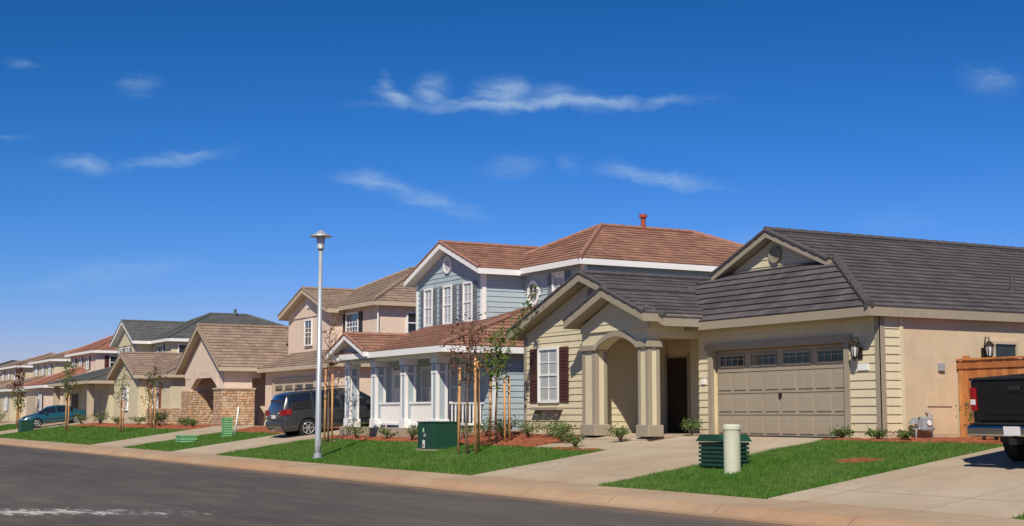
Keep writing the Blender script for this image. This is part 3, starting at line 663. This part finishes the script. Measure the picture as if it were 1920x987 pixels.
def far_house(name,x0,x1,y,wall,tile,capm):
    E=empty(name,((x0+x1)/2,y,0)); m=(x0+x1)/2
    box('upper_wall',x0+.4,x1-.4,y+3.9,y+14,-.2,5.5,wall,E); hip_roof(E,x0,x1,y+3.5,y+14.4,5.55,(m-.6,y+8),(m+.6,y+8),7.0,tile,capm,white)
    box('front_wall',x0+.4,x1-1.4,y+.4,y+4,-.2,2.8,wall,E); hip_roof(E,x0,x1-1,y,y+8,2.85,(m-2,y+4),(m+1,y+4),4.2,tile,capm,white)
    for k in (.22,.5,.78):
        x=x0+(x1-x0)*k; window(E,'F',y+3.9,x-.4,x+.4,4.2,5.1,gray_sh,.35,nx=2,nz=2,g=glass)
    window(E,'R',x1-.4,y+5.5,y+6.6,4.2,5.1,None,nx=2,nz=2,g=glass)
    fbox('F',y+.4,x0+1,x0+5.6,0,2.1,0,.03,'garage_door',tan_trim,E); window(E,'F',y+.4,x1-4,x1-2.8,1,2.1,gray_sh,.35,nx=2,nz=2)
far_house('cream_two_storey_house',-142,-131,22.2,cream,tile_brown,cap_brown)
far_house('cream_two_storey_house',-162,-150,22.5,olive,tile_brown,cap_brown)
far_house('cream_two_storey_house',-185,-172,22.5,cream,tile_gray,cap_gray)
far_house('cream_two_storey_house',-210,-196,22.5,olive,tile_brown,cap_brown)
# ------------------------------------------------------------------ street lamp
lx,ly,lz=-41.3,16.1,-.79
L=empty('street_lamp',(lx,ly,lz))
tubes('pole',[([(lx,ly,lz),(lx,ly,lz+.5),(lx,ly,lz+6.5)],[.10,.095,.06])],galv,L,16)
cyl('base_plate',(lx,ly,lz),.17,.06,galv,L); cyl('base_collar',(lx,ly,lz+.06),.125,.12,galv,L); box('hand_hole_cover',lx+.06,lx+.10,ly-.05,ly+.05,lz+.4,lz+.6,galv,L)
tubes('luminaire_body',[([(lx,ly,lz+6.45),(lx,ly,lz+6.52),(lx,ly,lz+6.85)],[.07,.1,.14])],lampglass,L,20)
tubes('luminaire_cage',[([(lx,ly,lz+6.44),(lx,ly,lz+6.54)],[.09,.12])],galv,L,20)
tubes('luminaire_hood',[([(lx,ly,lz+6.85),(lx,ly,lz+6.87),(lx,ly,lz+6.93),(lx,ly,lz+6.98),(lx,ly,lz+7.06)],[.34,.35,.22,.14,.04])],galv,L,28)
# ------------------------------------------------------------------ utility boxes
T=empty('transformer_box',(-37.9,18.4,-.45))
gx=-38.3; gy=18.05; g0=gz(18)-.03
box('plinth',gx-.05,gx+1.1,gy-.05,gy+.95,g0-.1,g0+.1,conc,T)
box('cabinet',gx,gx+1.05,gy,gy+.88,g0+.1,g0+.86,gbox,T,.015); box('lid',gx-.02,gx+1.07,gy-.02,gy+.9,g0+.862,g0+.9,gbox,T,.012)
box('door_seam',gx+.52,gx+.53,gy-.008,gy-.001,g0+.12,g0+.84,black,T); box('label',gx+.35,gx+.5,gy-.006,gy-.001,g0+.14,g0+.36,paper,T); box('label_mark',gx+.39,gx+.46,gy-.009,gy-.006,g0+.17,g0+.25,redpipe,T); box('padlock',gx+.49,gx+.57,gy-.04,gy-.008,g0+.45,g0+.55,galv,T)
tubes('drop_mark',[([(gx+.42,gy-.004,g0+.72),(gx+.42,gy-.004,g0+.66),(gx+.42,gy-.004,g0+.58)],[.002,.03,.045])],lgbox,T,10)
px,py,pz=-23.55,18.0,gz(18)
P=empty('vent_pedestal',(px,py,pz))
for i in range(6):
    box('louvre_tier',px-.42,px+.42,py-.33,py+.33,pz+.02+i*.085,pz+.075+i*.085,gbox,P,.01)
box('core',px-.38,px+.38,py-.29,py+.29,pz,pz+.5,gbox,P)
prism('hood',[(px-.46,py-.37,pz+.52),(px+.46,py-.37,pz+.52),(px+.30,py-.37,pz+.66),(px-.30,py-.37,pz+.66)],(0,.74,0),gbox,P)
pz=gz(17.4); P=empty('utility_post',(-22.5,17.4,pz))
tubes('post',[([(-22.5,17.4,pz-.05),(-22.5,17.4,pz+.80),(-22.5,17.4,pz+.85),(-22.5,17.4,pz+.86)],[.165,.165,.172,.172])],postm,P,28,False)
tubes('post_cap',[([(-22.5,17.4,pz+.86),(-22.5,17.4,pz+.93),(-22.5,17.4,pz+.96)],[.185,.18,.14])],postm,P,28,False)
def ribbed(x,y,w,d,h,name):
    P=empty(name,(x,y,gz(y))); z=gz(y); box('core',x-w/2+.03,x+w/2-.03,y-d/2+.03,y+d/2-.03,z,z+h-.03,lgbox,P); n=max(3,int(h/.09))
    for i in range(n): box('rib',x-w/2,x+w/2,y-d/2,y+d/2,z+.02+i*h/n,z+.02+i*h/n+h/n*.55,lgbox,P,.008)
    box('lid',x-w/2-.02,x+w/2+.02,y-d/2-.02,y+d/2+.02,z+h-.02,z+h+.03,lgbox,P,.01)
ribbed(-59.5,17.3,.8,.7,.3,'utility_pedestal'); ribbed(-59.0,18.9,.4,.4,.8,'utility_pedestal')
P=empty('marker_stake',(-58.6,19.1,-.3)); tubes('stake',[([(-58.6,19.1,gz(19.1)),(-58.45,19.2,gz(19.1)+1.25)],[.035,.035])],white,P)
x,y=-97.8,17.7; z=gz(y); P=empty('transformer_box',(x,y,z))
box('cabinet',x-.5,x+.5,y-.4,y+.4,z,z+.72,gbox,P,.02); box('lid',x-.52,x+.52,y-.42,y+.42,z+.722,z+.77,gbox,P,.01)
# ------------------------------------------------------------------ plants
def leaf_mesh(name,pts,size,mats,par,wgt=None):
    V=[];F=[];fm=[]
    for p in pts:
        p=Vector(p); a=Vector((random.gauss(0,1),random.gauss(0,1),random.gauss(0,.7))).normalized(); b=a.cross(Vector((random.gauss(0,1),random.gauss(0,1),random.gauss(0,1)))).normalized()
        s=size*random.uniform(.6,1.3); c=a.cross(b)*s*.15; k=len(V)
        V+=[p-a*s*.5,p+b*s*.28+c,p+a*s*.5,p-b*s*.28+c]; F.append((k,k+1,k+2,k+3)); fm.append(random.choices(range(len(mats)),wgt)[0])
    return mobj(name,V,F,mats,par,fm=fm)
def shrub(name,x,y,r,h,mats,n=260,size=.07,z=None):
    z0=(gz(y) if z is None else z)+.03; P=empty(name,(x,y,z0)); st=[];pts=[]
    for i in range(9):
        an=random.uniform(0,6.28); ln=random.uniform(.5,1); tip=Vector((x+math.cos(an)*r*ln,y+math.sin(an)*r*ln,z0+h*random.uniform(.55,1.05)*(1.15-.4*ln)))
        mid=Vector((x,y,z0)).lerp(tip,.5)+Vector((0,0,.05)); st.append(([(x,y,z0),mid,tip],[.014,.009,.004]))
        for k in range(n//9):
            t=random.uniform(.25,1.05)**.7; b=Vector((x,y,z0)).lerp(tip,t); s=r*.28
            pts.append(b+Vector((random.gauss(0,s),random.gauss(0,s),abs(random.gauss(0,s*.7)))))
    tubes('stems',st,bark,P,4); leaf_mesh('leaves',pts,size,mats,P)
def young_tree(name,x,y,h,mats,nb=12,nl=16,spread=.8,lean=(0,0),size=.1,st=((-.35,0),(.35,0)),sth=1.9,wgt=None,start=.35,clump=.1,sweep=None):
    z0=gz(y)-.02; P=empty(name,(x,y,z0)); tr=[];lf=[]
    pts=[Vector((x,y,z0))]
    for i in range(1,7):
        t=i/6; pts.append(Vector((x+lean[0]*t*t*h+random.uniform(-.04,.04),y+lean[1]*t*t*h+random.uniform(-.04,.04),z0+h*t*.95)))
    rad=[.038*(1-.8*i/6)+.004 for i in range(7)]; tr.append((pts,rad))
    def at(t):
        f=t*6; i=min(5,int(f)); return pts[i].lerp(pts[i+1],f-i)
    for b in range(nb):
        t=start+(1-start)*(b+random.random())/nb*.98; o=at(t); an=b*2.4+random.uniform(-.5,.5); ln=spread*(1.15-t*.6)*random.uniform(.6,1.15)
        d=Vector((math.cos(an),math.sin(an),0)); m=o+d*ln*.5+Z*ln*.45; e_=o+d*ln*.85+Z*ln*random.uniform(.9,1.4)
        tr.append(([o,m,e_],[.014,.010,.005]))
        sub=o.lerp(e_,.5)+Vector((random.gauss(0,.2),random.gauss(0,.2),.25))*ln; tr.append(([m,sub],[.008,.004]))
        for k in range(nl):
            u=random.uniform(.2,1.05); q=(o.lerp(m,u*2) if u<.5 else m.lerp(e_,u*2-1)) if random.random()<.7 else m.lerp(sub,random.random()*1.1)
            lf.append(q+Vector((random.gauss(0,clump),random.gauss(0,clump),random.gauss(0,clump)-.03)))
    if sweep:
        o=at(.6); tip=o+Vector(sweep); m=o.lerp(tip,.5)+Z*.15; tr.append(([o,m,tip],[.018,.012,.004]))
        for k in range(190):
            u=random.uniform(.1,1.02); q=o.lerp(m,u*2) if u<.5 else m.lerp(tip,u*2-1)
            lf.append(q+Vector((random.gauss(0,.09),random.gauss(0,.09),random.gauss(-.03,.09))))
    tubes('trunk_and_limbs',tr,bark,P,6); leaf_mesh('leaves',lf,size,mats,P,wgt)
    for (sx,sy) in st:
        tubes('support_stake',[([(x+sx,y+sy,gz(y+sy)-.05),(x+sx*.9+.02,y+sy*.9,gz(y)+sth*random.uniform(.93,1.05))],[.036,.034])],wood,P,8)
    if len(st)>1: tubes('tie_strap',[([(x+st[0][0],y+st[0][1],z0+sth*.8),(x,y,z0+sth*.8),(x+st[1][0],y+st[1][1],z0+sth*.8)],[.012]*3)],plastic,P,5)
young_tree('plum_tree',-34.8,17.9,3.7,[redleaf,orangeleaf,greenleaf],18,24,.9,(0,0),.095,((-.35,-.1),(.38,.05),(.1,.3)),2.55,(8,1,1),.5,.13)
young_tree('young_street_tree',-36.3,19.6,3.3,[greenleaf,oliveshrub,orangeleaf],14,34,.75,(0,0),.12,((-.4,0),(.35,.1),(.0,.45)),2.0,(5,1,.3),.5,.13,(.65,1.0,2.7))
young_tree('plum_tree',-46.9,18.66,4.5,[redleaf,orangeleaf,oliveshrub],16,14,.9,(0,0),.09,((-.35,0),(.35,0)),2.5,(2,2,1))
young_tree('young_street_tree',-76.2,20.3,3.3,[oliveshrub,redleaf],10,28,.8,(0,0),.13,((-.4,0),(.4,0)),2.2,(3,2),.45)
young_tree('young_street_tree',-76.8,18.8,3.2,[greenleaf,orangeleaf],10,20,.6,(0,0),.13,((.3,0),(-.3,0)),1.7,None,.4)
young_tree('young_street_tree',-88.5,18.4,4.2,[oliveshrub,greenleaf],14,28,.8,(0,0),.15,((.4,0),(-.4,0)),2.3,None,.45)
young_tree('plum_tree',-114,20,4.4,[redleaf],14,34,.9,(0,0),.18,((.4,0),(-.4,0)),2.2,None,.4)
young_tree('young_street_tree',-108,19,2.6,[greenleaf],12,22,.8,(0,0),.16,((.4,0),(-.4,0)),1.6)
young_tree('plum_tree',-80.5,21.2,2.4,[redleaf,orangeleaf],10,16,.7,(0,0),.13,(),2)
for (x,y,r,h,k) in ((-37.6,20.6,.45,.7,0),(-36.9,20.2,.4,.6,1),(-36.0,20.5,.4,.5,0),(-35.1,20.7,.45,.65,1),(-34.3,20.6,.4,.45,0),(-38.6,20.5,.4,.6,1),(-39.4,20.2,.4,.5,0),
    (-31.6,19.4,.28,.35,0),(-31.0,20.4,.3,.4,0),(-29.98,21.9,.25,.5,0),(-33.3,20.0,.3,.4,1),(-24.15,21.7,.25,.22,0),(-23.0,21.7,.25,.2,1),(-21.2,22.9,.45,.95,0),(-20.6,22.6,.35,.7,1),(-22.2,21.6,.2,.2,0),
    (-42.0,19.6,.3,.4,1),(-43.9,19.6,.3,.35,0),(-46.3,19.5,.45,.6,0),(-60,21.5,.4,.5,0),(-62,22,.4,.6,1),
    (-71,21,.4,.4,0),(-73.0,21.2,.4,.45,1),(-77.5,21,.5,.9,1),(-79,21.2,.5,.8,0),(-83,21.3,.4,.5,0),(-87.5,21.2,.4,.4,0),(-92.0,21.2,.5,.9,1),(-96.5,21,.6,.8,1),(-111,21,.6,.9,1),(-126,20.5,.8,1.0,0)):
    far=x<-55
    shrub('flowering_shrub' if k else 'garden_shrub',x,y,r,h,[greenshrub,oliveshrub] if k==0 else [oliveshrub,greenshrub],300 if not far else 200,.07 if not far else .12)
# ------------------------------------------------------------------ vehicles (local: y forward from rear, x lateral)
def loft(name,st,paint,par,arches,r,glassm=carglass):
    V=[];F=[];fm=[]; m=14
    for (t,zb,zt,zr,wl,wb,wr,g,w) in st:
        half=[(0,zb),(wl-.1,zb),(wl,zb+.1),(wl+.015,(zb+zt)/2),(wb,zt),(wr,zr-.07),(wr-.12,zr-.005),(0,zr+.02)]
        ring=half+[(-a,b) for a,b in half[-2:0:-1]]
        V+=[(a,t,b) for a,b in ring]
    for i in range(len(st)-1):
        for j in range(m):
            F.append((i*m+j,(i+1)*m+j,(i+1)*m+(j+1)%m,i*m+(j+1)%m))
            side=j in (4,9); top=j in (5,6,7,8)
            fm.append(1 if (side and st[i][7]) or (top and st[i][8]) else 0)
    F.append(tuple(range(m))); fm.append(0); b=(len(st)-1)*m; F.append(tuple(range(b+m-1,b-1,-1))); fm.append(0)
    o=mobj(name,V,F,[paint,glassm,plastic],par,fm=fm,local=True)
    bpy.context.view_layer.update()
    bm=bmesh.new(); bm.from_mesh(o.data); bmesh.ops.recalc_face_normals(bm,faces=bm.faces); bm.to_mesh(o.data); bm.free()
    cut=[]
    for ay in arches:
        for s in (-1,1):
            Vc=[];Fc=[]; w=st[2][4]; tube(Vc,Fc,[(s*(w-.28),ay,r*1.0),(s*(w+.3),ay,r*1.0)],[r*1.17]*2,28)
            me=bpy.data.meshes.new('c'); me.from_pydata([tuple(v) for v in Vc],[],Fc); 
            for q in (paint,glassm,plastic): me.materials.append(q)
            me.polygons.foreach_set('material_index',[2]*len(me.polygons)); bmm=bmesh.new(); bmm.from_mesh(me); bmesh.ops.recalc_face_normals(bmm,faces=bmm.faces); bmm.to_mesh(me); bmm.free()
            c=bpy.data.objects.new('c',me); S.collection.objects.link(c); c.matrix_world=par.matrix_basis; cut.append(c)
            md=o.modifiers.new('b','BOOLEAN'); md.object=c; md.operation='DIFFERENCE'; md.solver='EXACT'
    bv=o.modifiers.new('bev','BEVEL'); bv.width=.025; bv.segments=2; bv.limit_method='ANGLE'; bv.angle_limit=math.radians(25)
    bpy.context.view_layer.update()
    dg=bpy.context.evaluated_depsgraph_get(); me=bpy.data.meshes.new_from_object(o.evaluated_get(dg)); o.modifiers.clear(); o.data=me
    for c in cut: bpy.data.objects.remove(c)
    me.polygons.foreach_set('use_smooth',[True]*len(me.polygons)); me.set_sharp_from_angle(angle=math.radians(32))
    return o
def wheel(par,x,y,r,w,s):
    a=x-w/2; tubes('tyre',[([(a,y,r),(a+.02,y,r),(a+w-.02,y,r),(a+w,y,r)],[r*.93,r,r,r*.93])],rubber,par,32,False,True)
    xo=a+w if s>0 else a; d=.012*s
    tubes('rim',[([(xo-d*3,y,r),(xo+d*.3,y,r)],[r*.66,r*.64])],plastic,par,28,False,True)
    tubes('hub',[([(xo,y,r),(xo+d*2,y,r)],[r*.16,r*.13])],alloy,par,14,False,True)
    tubes('spokes',[([(xo+d,y,r),(xo+d,y+math.cos(k)*r*.6,r+math.sin(k)*r*.6)],[r*.11,r*.07]) for k in [j*2*math.pi/6 for j in range(6)]],alloy,par,6,False,True)
    n=28
    tubes('rim_ring',[([(xo+d,y+math.cos(2*math.pi*k/n)*r*.65,r+math.sin(2*math.pi*k/n)*r*.65) for k in range(n+1)],[.018]*(n+1))],alloy,par,6,True,True)
def lb(*a,**k): return box(*a,local=True,**k)
slope=math.atan(.1433)
Vn=empty('minivan',(-53.0,18.9,gz(18.9)+.01),(slope*.62,0,0))
st=[(0,.45,.75,.85,.80,.82,.80,0,0),(.03,.32,.95,1.05,.88,.88,.82,0,0),(.12,.28,1.02,1.30,.95,.94,.80,0,1),(.30,.27,1.05,1.66,.97,.95,.76,1,0),(.55,.27,1.05,1.74,.975,.955,.76,1,0),(1.25,.27,1.04,1.77,.98,.96,.77,0,0),(1.33,.27,1.04,1.77,.98,.96,.77,1,0),(2.4,.27,1.02,1.77,.98,.96,.77,0,0),(2.5,.27,1.02,1.77,.98,.96,.77,1,0),(3.2,.27,1.0,1.70,.98,.96,.75,1,1),(3.65,.27,1.0,1.46,.98,.95,.74,1,1),(4.1,.27,1.0,1.13,.97,.93,.78,0,0),(4.7,.28,.88,.97,.95,.88,.76,0,0),(5.0,.3,.7,.8,.86,.80,.7,0,0),(5.08,.42,.6,.68,.7,.7,.6,0,0)]
loft('body',st,vanp,Vn,(1.02,4.05),.34)
for s in (-1,1):
    wheel(Vn,s*.86,1.02,.34,.22,s); wheel(Vn,s*.86,4.05,.34,.22,s)
    lb('tail_lamp',s*.975-.03,s*.975+.015 if s>0 else s*.975+.03,.10,.38,.90,1.12,redlens,Vn,bev=.01)
    lb('tail_lamp_rear',min(s*.62,s*.95),max(s*.62,s*.95),-.01,.10,.88,1.1,redlens,Vn,bev=.015)
    lb('mirror',min(s*.97,s*1.16),max(s*.97,s*1.16),3.45,3.6,1.02,1.2,vanp,Vn,bev=.03)
    lb('door_handle',min(s*.97,s*1.0),max(s*.97,s*1.0),2.2,2.4,.88,.92,vanp,Vn,bev=.01); lb('side_moulding',min(s*.97,s*1.005),max(s*.97,s*1.005),1.5,3.5,.5,.56,plastic,Vn,bev=.01)
    for yy in (1.45,2.45,3.5): lb('door_gap',min(s*.97,s*.998),max(s*.97,s*.998),yy,yy+.012,.35,1.02,black,Vn)
    tubes('roof_rail',[([(s*.66,.7,1.78),(s*.66,.8,1.83),(s*.66,2.9,1.83),(s*.66,3.0,1.76)],[.018]*4)],plastic,Vn,6,True,True)
lb('rear_window',-.68,.68,.155,.20,1.16,1.5,carglass,Vn,bev=.02)
lb('rear_bumper',-.9,.9,-.05,.15,.42,.66,vanp,Vn,bev=.04); lb('licence_plate',-.17,.17,-.035,.0,.78,.92,platem,Vn); lb('garnish',-.5,.5,-.015,.04,.95,1.0,chrome,Vn,bev=.01)
Sd=empty('teal_sedan',(-101.6,22.6,gz(22)),(-slope*.6,0,math.pi))
st=[(0,.4,.7,.78,.72,.74,.66,0,0),(.06,.3,.85,.93,.80,.80,.70,0,0),(.7,.25,.93,1.02,.86,.84,.70,0,1),(1.15,.25,.94,1.26,.86,.84,.62,1,0),(1.5,.25,.94,1.38,.87,.84,.60,1,0),(2.25,.25,.92,1.42,.87,.84,.60,0,0),(2.32,.25,.92,1.42,.87,.84,.60,1,0),(2.75,.25,.91,1.36,.87,.84,.60,1,1),(3.1,.25,.9,1.16,.87,.83,.64,1,1),(3.45,.25,.88,.98,.86,.82,.68,0,0),(4.2,.25,.76,.84,.84,.78,.66,0,0),(4.52,.3,.6,.68,.76,.7,.6,0,0),(4.6,.38,.5,.58,.66,.62,.5,0,0)]
loft('body',st,sedp,Sd,(.95,3.6),.31)
for s in (-1,1):
    wheel(Sd,s*.76,.95,.31,.2,s); wheel(Sd,s*.76,3.6,.31,.2,s)
    lb('head_lamp',min(s*.45,s*.72),max(s*.45,s*.72),4.5,4.58,.52,.64,lampglass,Sd,bev=.01); lb('tail_lamp',min(s*.45,s*.76),max(s*.45,s*.76),0,.06,.68,.8,redlens,Sd,bev=.01)
    lb('mirror',min(s*.85,s*1.0),max(s*.85,s*1.0),2.95,3.08,.92,1.04,sedp,Sd,bev=.02); lb('side_moulding',min(s*.86,s*.885),max(s*.86,s*.885),1.4,3.1,.5,.55,plastic,Sd)
# pickup truck
Tk=empty('pickup_truck',(-16.65,18.85,gz(18.85)+.02),(slope*.55,0,0))
for s in (-1,1):
    pf=[(.02,.74),(.5,.66),(.55,.8),(.72,.93),(1.05,1.0),(1.38,.93),(1.55,.8),(1.6,.66),(1.95,.66),(1.95,1.5),(.02,1.5)]
    o=prism('bed_side',[(s*.78,y,z) for y,z in pf],(s*.2,0,0),trkp,Tk,local=True); b=o.modifiers.new('b','BEVEL'); b.width=.03; b.segments=3; b.limit_method='ANGLE'; b.angle_limit=math.radians(40)
    wheel(Tk,s*.82,1.05,.42,.28,s); wheel(Tk,s*.82,4.6,.42,.28,s)
    tubes('wheel_arch',[([(s*.985,1.05+math.cos(a)*.53,.46+math.sin(a)*.53) for a in [math.pi*k/12 for k in range(13)]],[.03]*13)],trkp,Tk,6,True,True)
    lb('bed_rail_cap',min(s*.76,s*.99),max(s*.76,s*.99),.0,1.95,1.5,1.54,plastic,Tk,bev=.01)
    lb('tail_lamp',min(s*.86,s*.985),max(s*.86,s*.985),-.012,.10,.98,1.38,redlens,Tk,bev=.02); lb('reverse_lamp',min(s*.87,s*.975),max(s*.87,s*.975),-.016,.09,1.09,1.18,platem,Tk,bev=.005)
    lb('mirror',min(s*.98,s*1.25),max(s*.98,s*1.25),3.5,3.62,1.3,1.6,plastic,Tk,bev=.03)
lb('tailgate',-.84,.84,.0,.08,.80,1.5,trkp,Tk,bev=.025); lb('tailgate_panel',-.7,.7,-.014,.0,.92,1.28,trkp,Tk,bev=.012); lb('tailgate_lip',-.84,.84,-.02,.1,1.5,1.55,plastic,Tk,bev=.02); lb('tailgate_handle',-.12,.12,-.03,0,1.32,1.4,plastic,Tk,bev=.01)
lb('bed_floor',-.78,.78,.08,1.95,.7,.8,plastic,Tk); lb('bed_front',-.97,.97,1.9,1.95,.7,1.5,trkp,Tk); lb('frame',-.5,.5,.1,5.2,.45,.62,plastic,Tk); lb('axle',-.7,.7,.98,1.12,.36,.48,plastic,Tk,bev=.04)
lb('rear_bumper',-1.0,1.0,-.16,.0,.56,.76,chrome,Tk,bev=.05); lb('bumper_step',-.9,.9,-.15,-.0,.765,.79,plastic,Tk); lb('licence_plate',-.16,.16,-.18,-.162,.59,.74,platem,Tk); lb('tow_hitch',-.05,.05,-.2,.1,.44,.54,plastic,Tk)
lb('mud_flap',-.97,-.66,1.52,1.54,.2,.62,plastic,Tk); lb('mud_flap',.66,.97,1.52,1.54,.2,.62,plastic,Tk)
st=[(1.98,.5,1.3,1.4,.97,.96,.8,0,0),(2.0,.45,1.32,1.9,.98,.96,.74,1,0),(2.9,.45,1.32,1.98,.985,.965,.74,0,0),(3.0,.45,1.32,1.98,.985,.965,.74,1,0),(3.5,.45,1.3,1.9,.985,.96,.74,1,1),(4.05,.45,1.25,1.4,.98,.95,.8,0,0),(5.2,.5,1.15,1.28,.97,.93,.8,0,0),(5.55,.5,1.0,1.1,.93,.9,.8,0,0)]
loft('cab',st,trkp,Tk,(4.6,),.42)
lb('cab_rear_window',-.6,.6,1.96,2.0,1.45,1.82,carglass,Tk)
# ------------------------------------------------------------------ light, sky, camera
hs=Vector((.77,-.64)).normalized(); el=math.radians(44)
ts=Vector((hs.x*math.cos(el),hs.y*math.cos(el),math.sin(el)))
sd=bpy.data.lights.new('sun','SUN'); sd.energy=5.0; sd.angle=math.radians(.5); sd.color=(1,.915,.78)
so=bpy.data.objects.new('sun',sd); so.rotation_euler=ts.to_track_quat('Z','Y').to_euler(); so.location=(0,0,50); S.collection.objects.link(so)
W=bpy.data.worlds.new('World'); S.world=W; W.use_nodes=True; nt=W.node_tree; bg=nt.nodes['Background']
sky=N(nt,'ShaderNodeTexSky',sky_type='NISHITA'); sky.sun_disc=False; sky.sun_elevation=el; sky.sun_rotation=math.atan2(hs.x,hs.y)
sky.air_density=1.0; sky.dust_density=.2; sky.ozone_density=3.0; sky.altitude=50
sx=N(nt,'ShaderNodeSeparateColor'); nt.links.new(sky.outputs[0],sx.inputs[0])
cc=N(nt,'ShaderNodeCombineColor')
for i,(a,p,mx) in enumerate(((.95,2.55,.6),(.64,1.5,.75),(1.18,1.75,.95))):
    v=math_(nt,'MULTIPLY',sx.outputs[i],.1); v=math_(nt,'POWER',v,p); v=math_(nt,'MULTIPLY',v,a); v=math_(nt,'MINIMUM',v,mx); v=math_(nt,'MULTIPLY',v,10.)
    nt.links.new(v,cc.inputs[i])
th=math.radians(29); Fv=(-math.cos(th),math.sin(th),0); Rv=(math.sin(th),math.cos(th),0)
tc=N(nt,'ShaderNodeTexCoord')
def dot(v):
    d=N(nt,'ShaderNodeVectorMath',operation='DOT_PRODUCT'); nt.links.new(tc.outputs['Generated'],d.inputs[0]); d.inputs[1].default_value=v; return d.outputs['Value']
dF=dot(Fv); front=math_(nt,'GREATER_THAN',dF,.1); dFs=math_(nt,'MAXIMUM',dF,.1)
cb=N(nt,'ShaderNodeCombineXYZ'); nt.links.new(math_(nt,'DIVIDE',dot(Rv),dFs),cb.inputs[0]); nt.links.new(math_(nt,'DIVIDE',dot((0,0,1)),dFs),cb.inputs[1])
wn=N(nt,'ShaderNodeTexNoise'); wn.inputs['Scale'].default_value=24; wn.inputs['Detail'].default_value=6; wn.inputs['Roughness'].default_value=.6; nt.links.new(cb.outputs[0],wn.inputs['Vector'])
sb=N(nt,'ShaderNodeVectorMath',operation='SUBTRACT'); nt.links.new(wn.outputs['Color'],sb.inputs[0]); sb.inputs[1].default_value=(.5,.5,.5)
sc=N(nt,'ShaderNodeVectorMath',operation='SCALE'); nt.links.new(sb.outputs[0],sc.inputs[0]); sc.inputs['Scale'].default_value=.02
ad=N(nt,'ShaderNodeVectorMath',operation='ADD'); nt.links.new(cb.outputs[0],ad.inputs[0]); nt.links.new(sc.outputs[0],ad.inputs[1])
total=None
for (cx,cy,hw,hh,ang,s) in ((1000,184,340,12,1,.95),(735,176,50,13,-20,.9),(805,162,44,26,0,.75),(940,166,62,30,0,1.),(1040,174,66,20,0,.65),(1110,184,55,16,0,.6),(1240,178,130,9,3,.55),(718,158,16,26,0,.6),
    (140,302,75,14,-8,.6),(310,294,130,12,8,.6),(690,333,75,17,-10,.75),(780,360,140,16,-17,.65),(960,312,65,22,8,.45),(1240,326,140,13,-10,.65),(1320,347,60,9,-5,.45),(1072,298,28,16,-30,.35),(237,150,50,20,0,.4),(1885,140,65,24,-10,.42),(215,508,160,20,7,.4),(110,535,70,10,3,.35),(20,102,45,8,-8,.35),(10,246,50,6,0,.35),(1690,413,90,20,0,.2),(1410,445,60,18,0,.2)):
    mp=N(nt,'ShaderNodeMapping',vector_type='TEXTURE'); nt.links.new(ad.outputs[0],mp.inputs[0])
    mp.inputs['Location'].default_value=((cx-960)/2685,(779-cy)/2685,0); mp.inputs['Rotation'].default_value=(0,0,math.radians(ang)); mp.inputs['Scale'].default_value=(hw*1.25/2685,hh*1.7/2685,1)
    sp=N(nt,'ShaderNodeSeparateXYZ'); nt.links.new(mp.outputs[0],sp.inputs[0])
    r2=math_(nt,'ADD',math_(nt,'MULTIPLY',sp.outputs[0],sp.outputs[0]),math_(nt,'MULTIPLY',sp.outputs[1],sp.outputs[1]))
    g=math_(nt,'SUBTRACT',1.0,r2,True); g=math_(nt,'MULTIPLY',math_(nt,'POWER',g,1.7),s)
    total=g if total is None else math_(nt,'MAXIMUM',total,g)
mp=N(nt,'ShaderNodeMapping'); mp.inputs['Scale'].default_value=(26,120,1); mp.inputs['Rotation'].default_value=(0,0,.12); nt.links.new(ad.outputs[0],mp.inputs[0])
cn=N(nt,'ShaderNodeTexNoise'); cn.inputs['Scale'].default_value=1; cn.inputs['Detail'].default_value=10; cn.inputs['Roughness'].default_value=.62; cn.inputs['Distortion'].default_value=.5; nt.links.new(mp.outputs[0],cn.inputs['Vector'])
cf=math_(nt,'MULTIPLY',ramp(nt,math_(nt,'ADD',cn.outputs[0],math_(nt,'MULTIPLY',total,.2)),.36,.9),total)
cf=math_(nt,'MULTIPLY',math_(nt,'MULTIPLY',cf,front),.8,True)
col=mixc(nt,cf,cc.outputs[0],(4.6,6.2,7.8))
nt.links.new(col,bg.inputs[0]); bg.inputs[1].default_value=.1
cd=bpy.data.cameras.new('camera'); cd.lens=50.06; cd.sensor_width=36; cd.clip_end=3000; cd.clip_start=.1
co=bpy.data.objects.new('camera',cd); co.location=(0,0,.55); co.rotation_euler=(math.radians(96.1),0,math.radians(61)); S.collection.objects.link(co); S.camera=co
print('objects',len(bpy.data.objects))
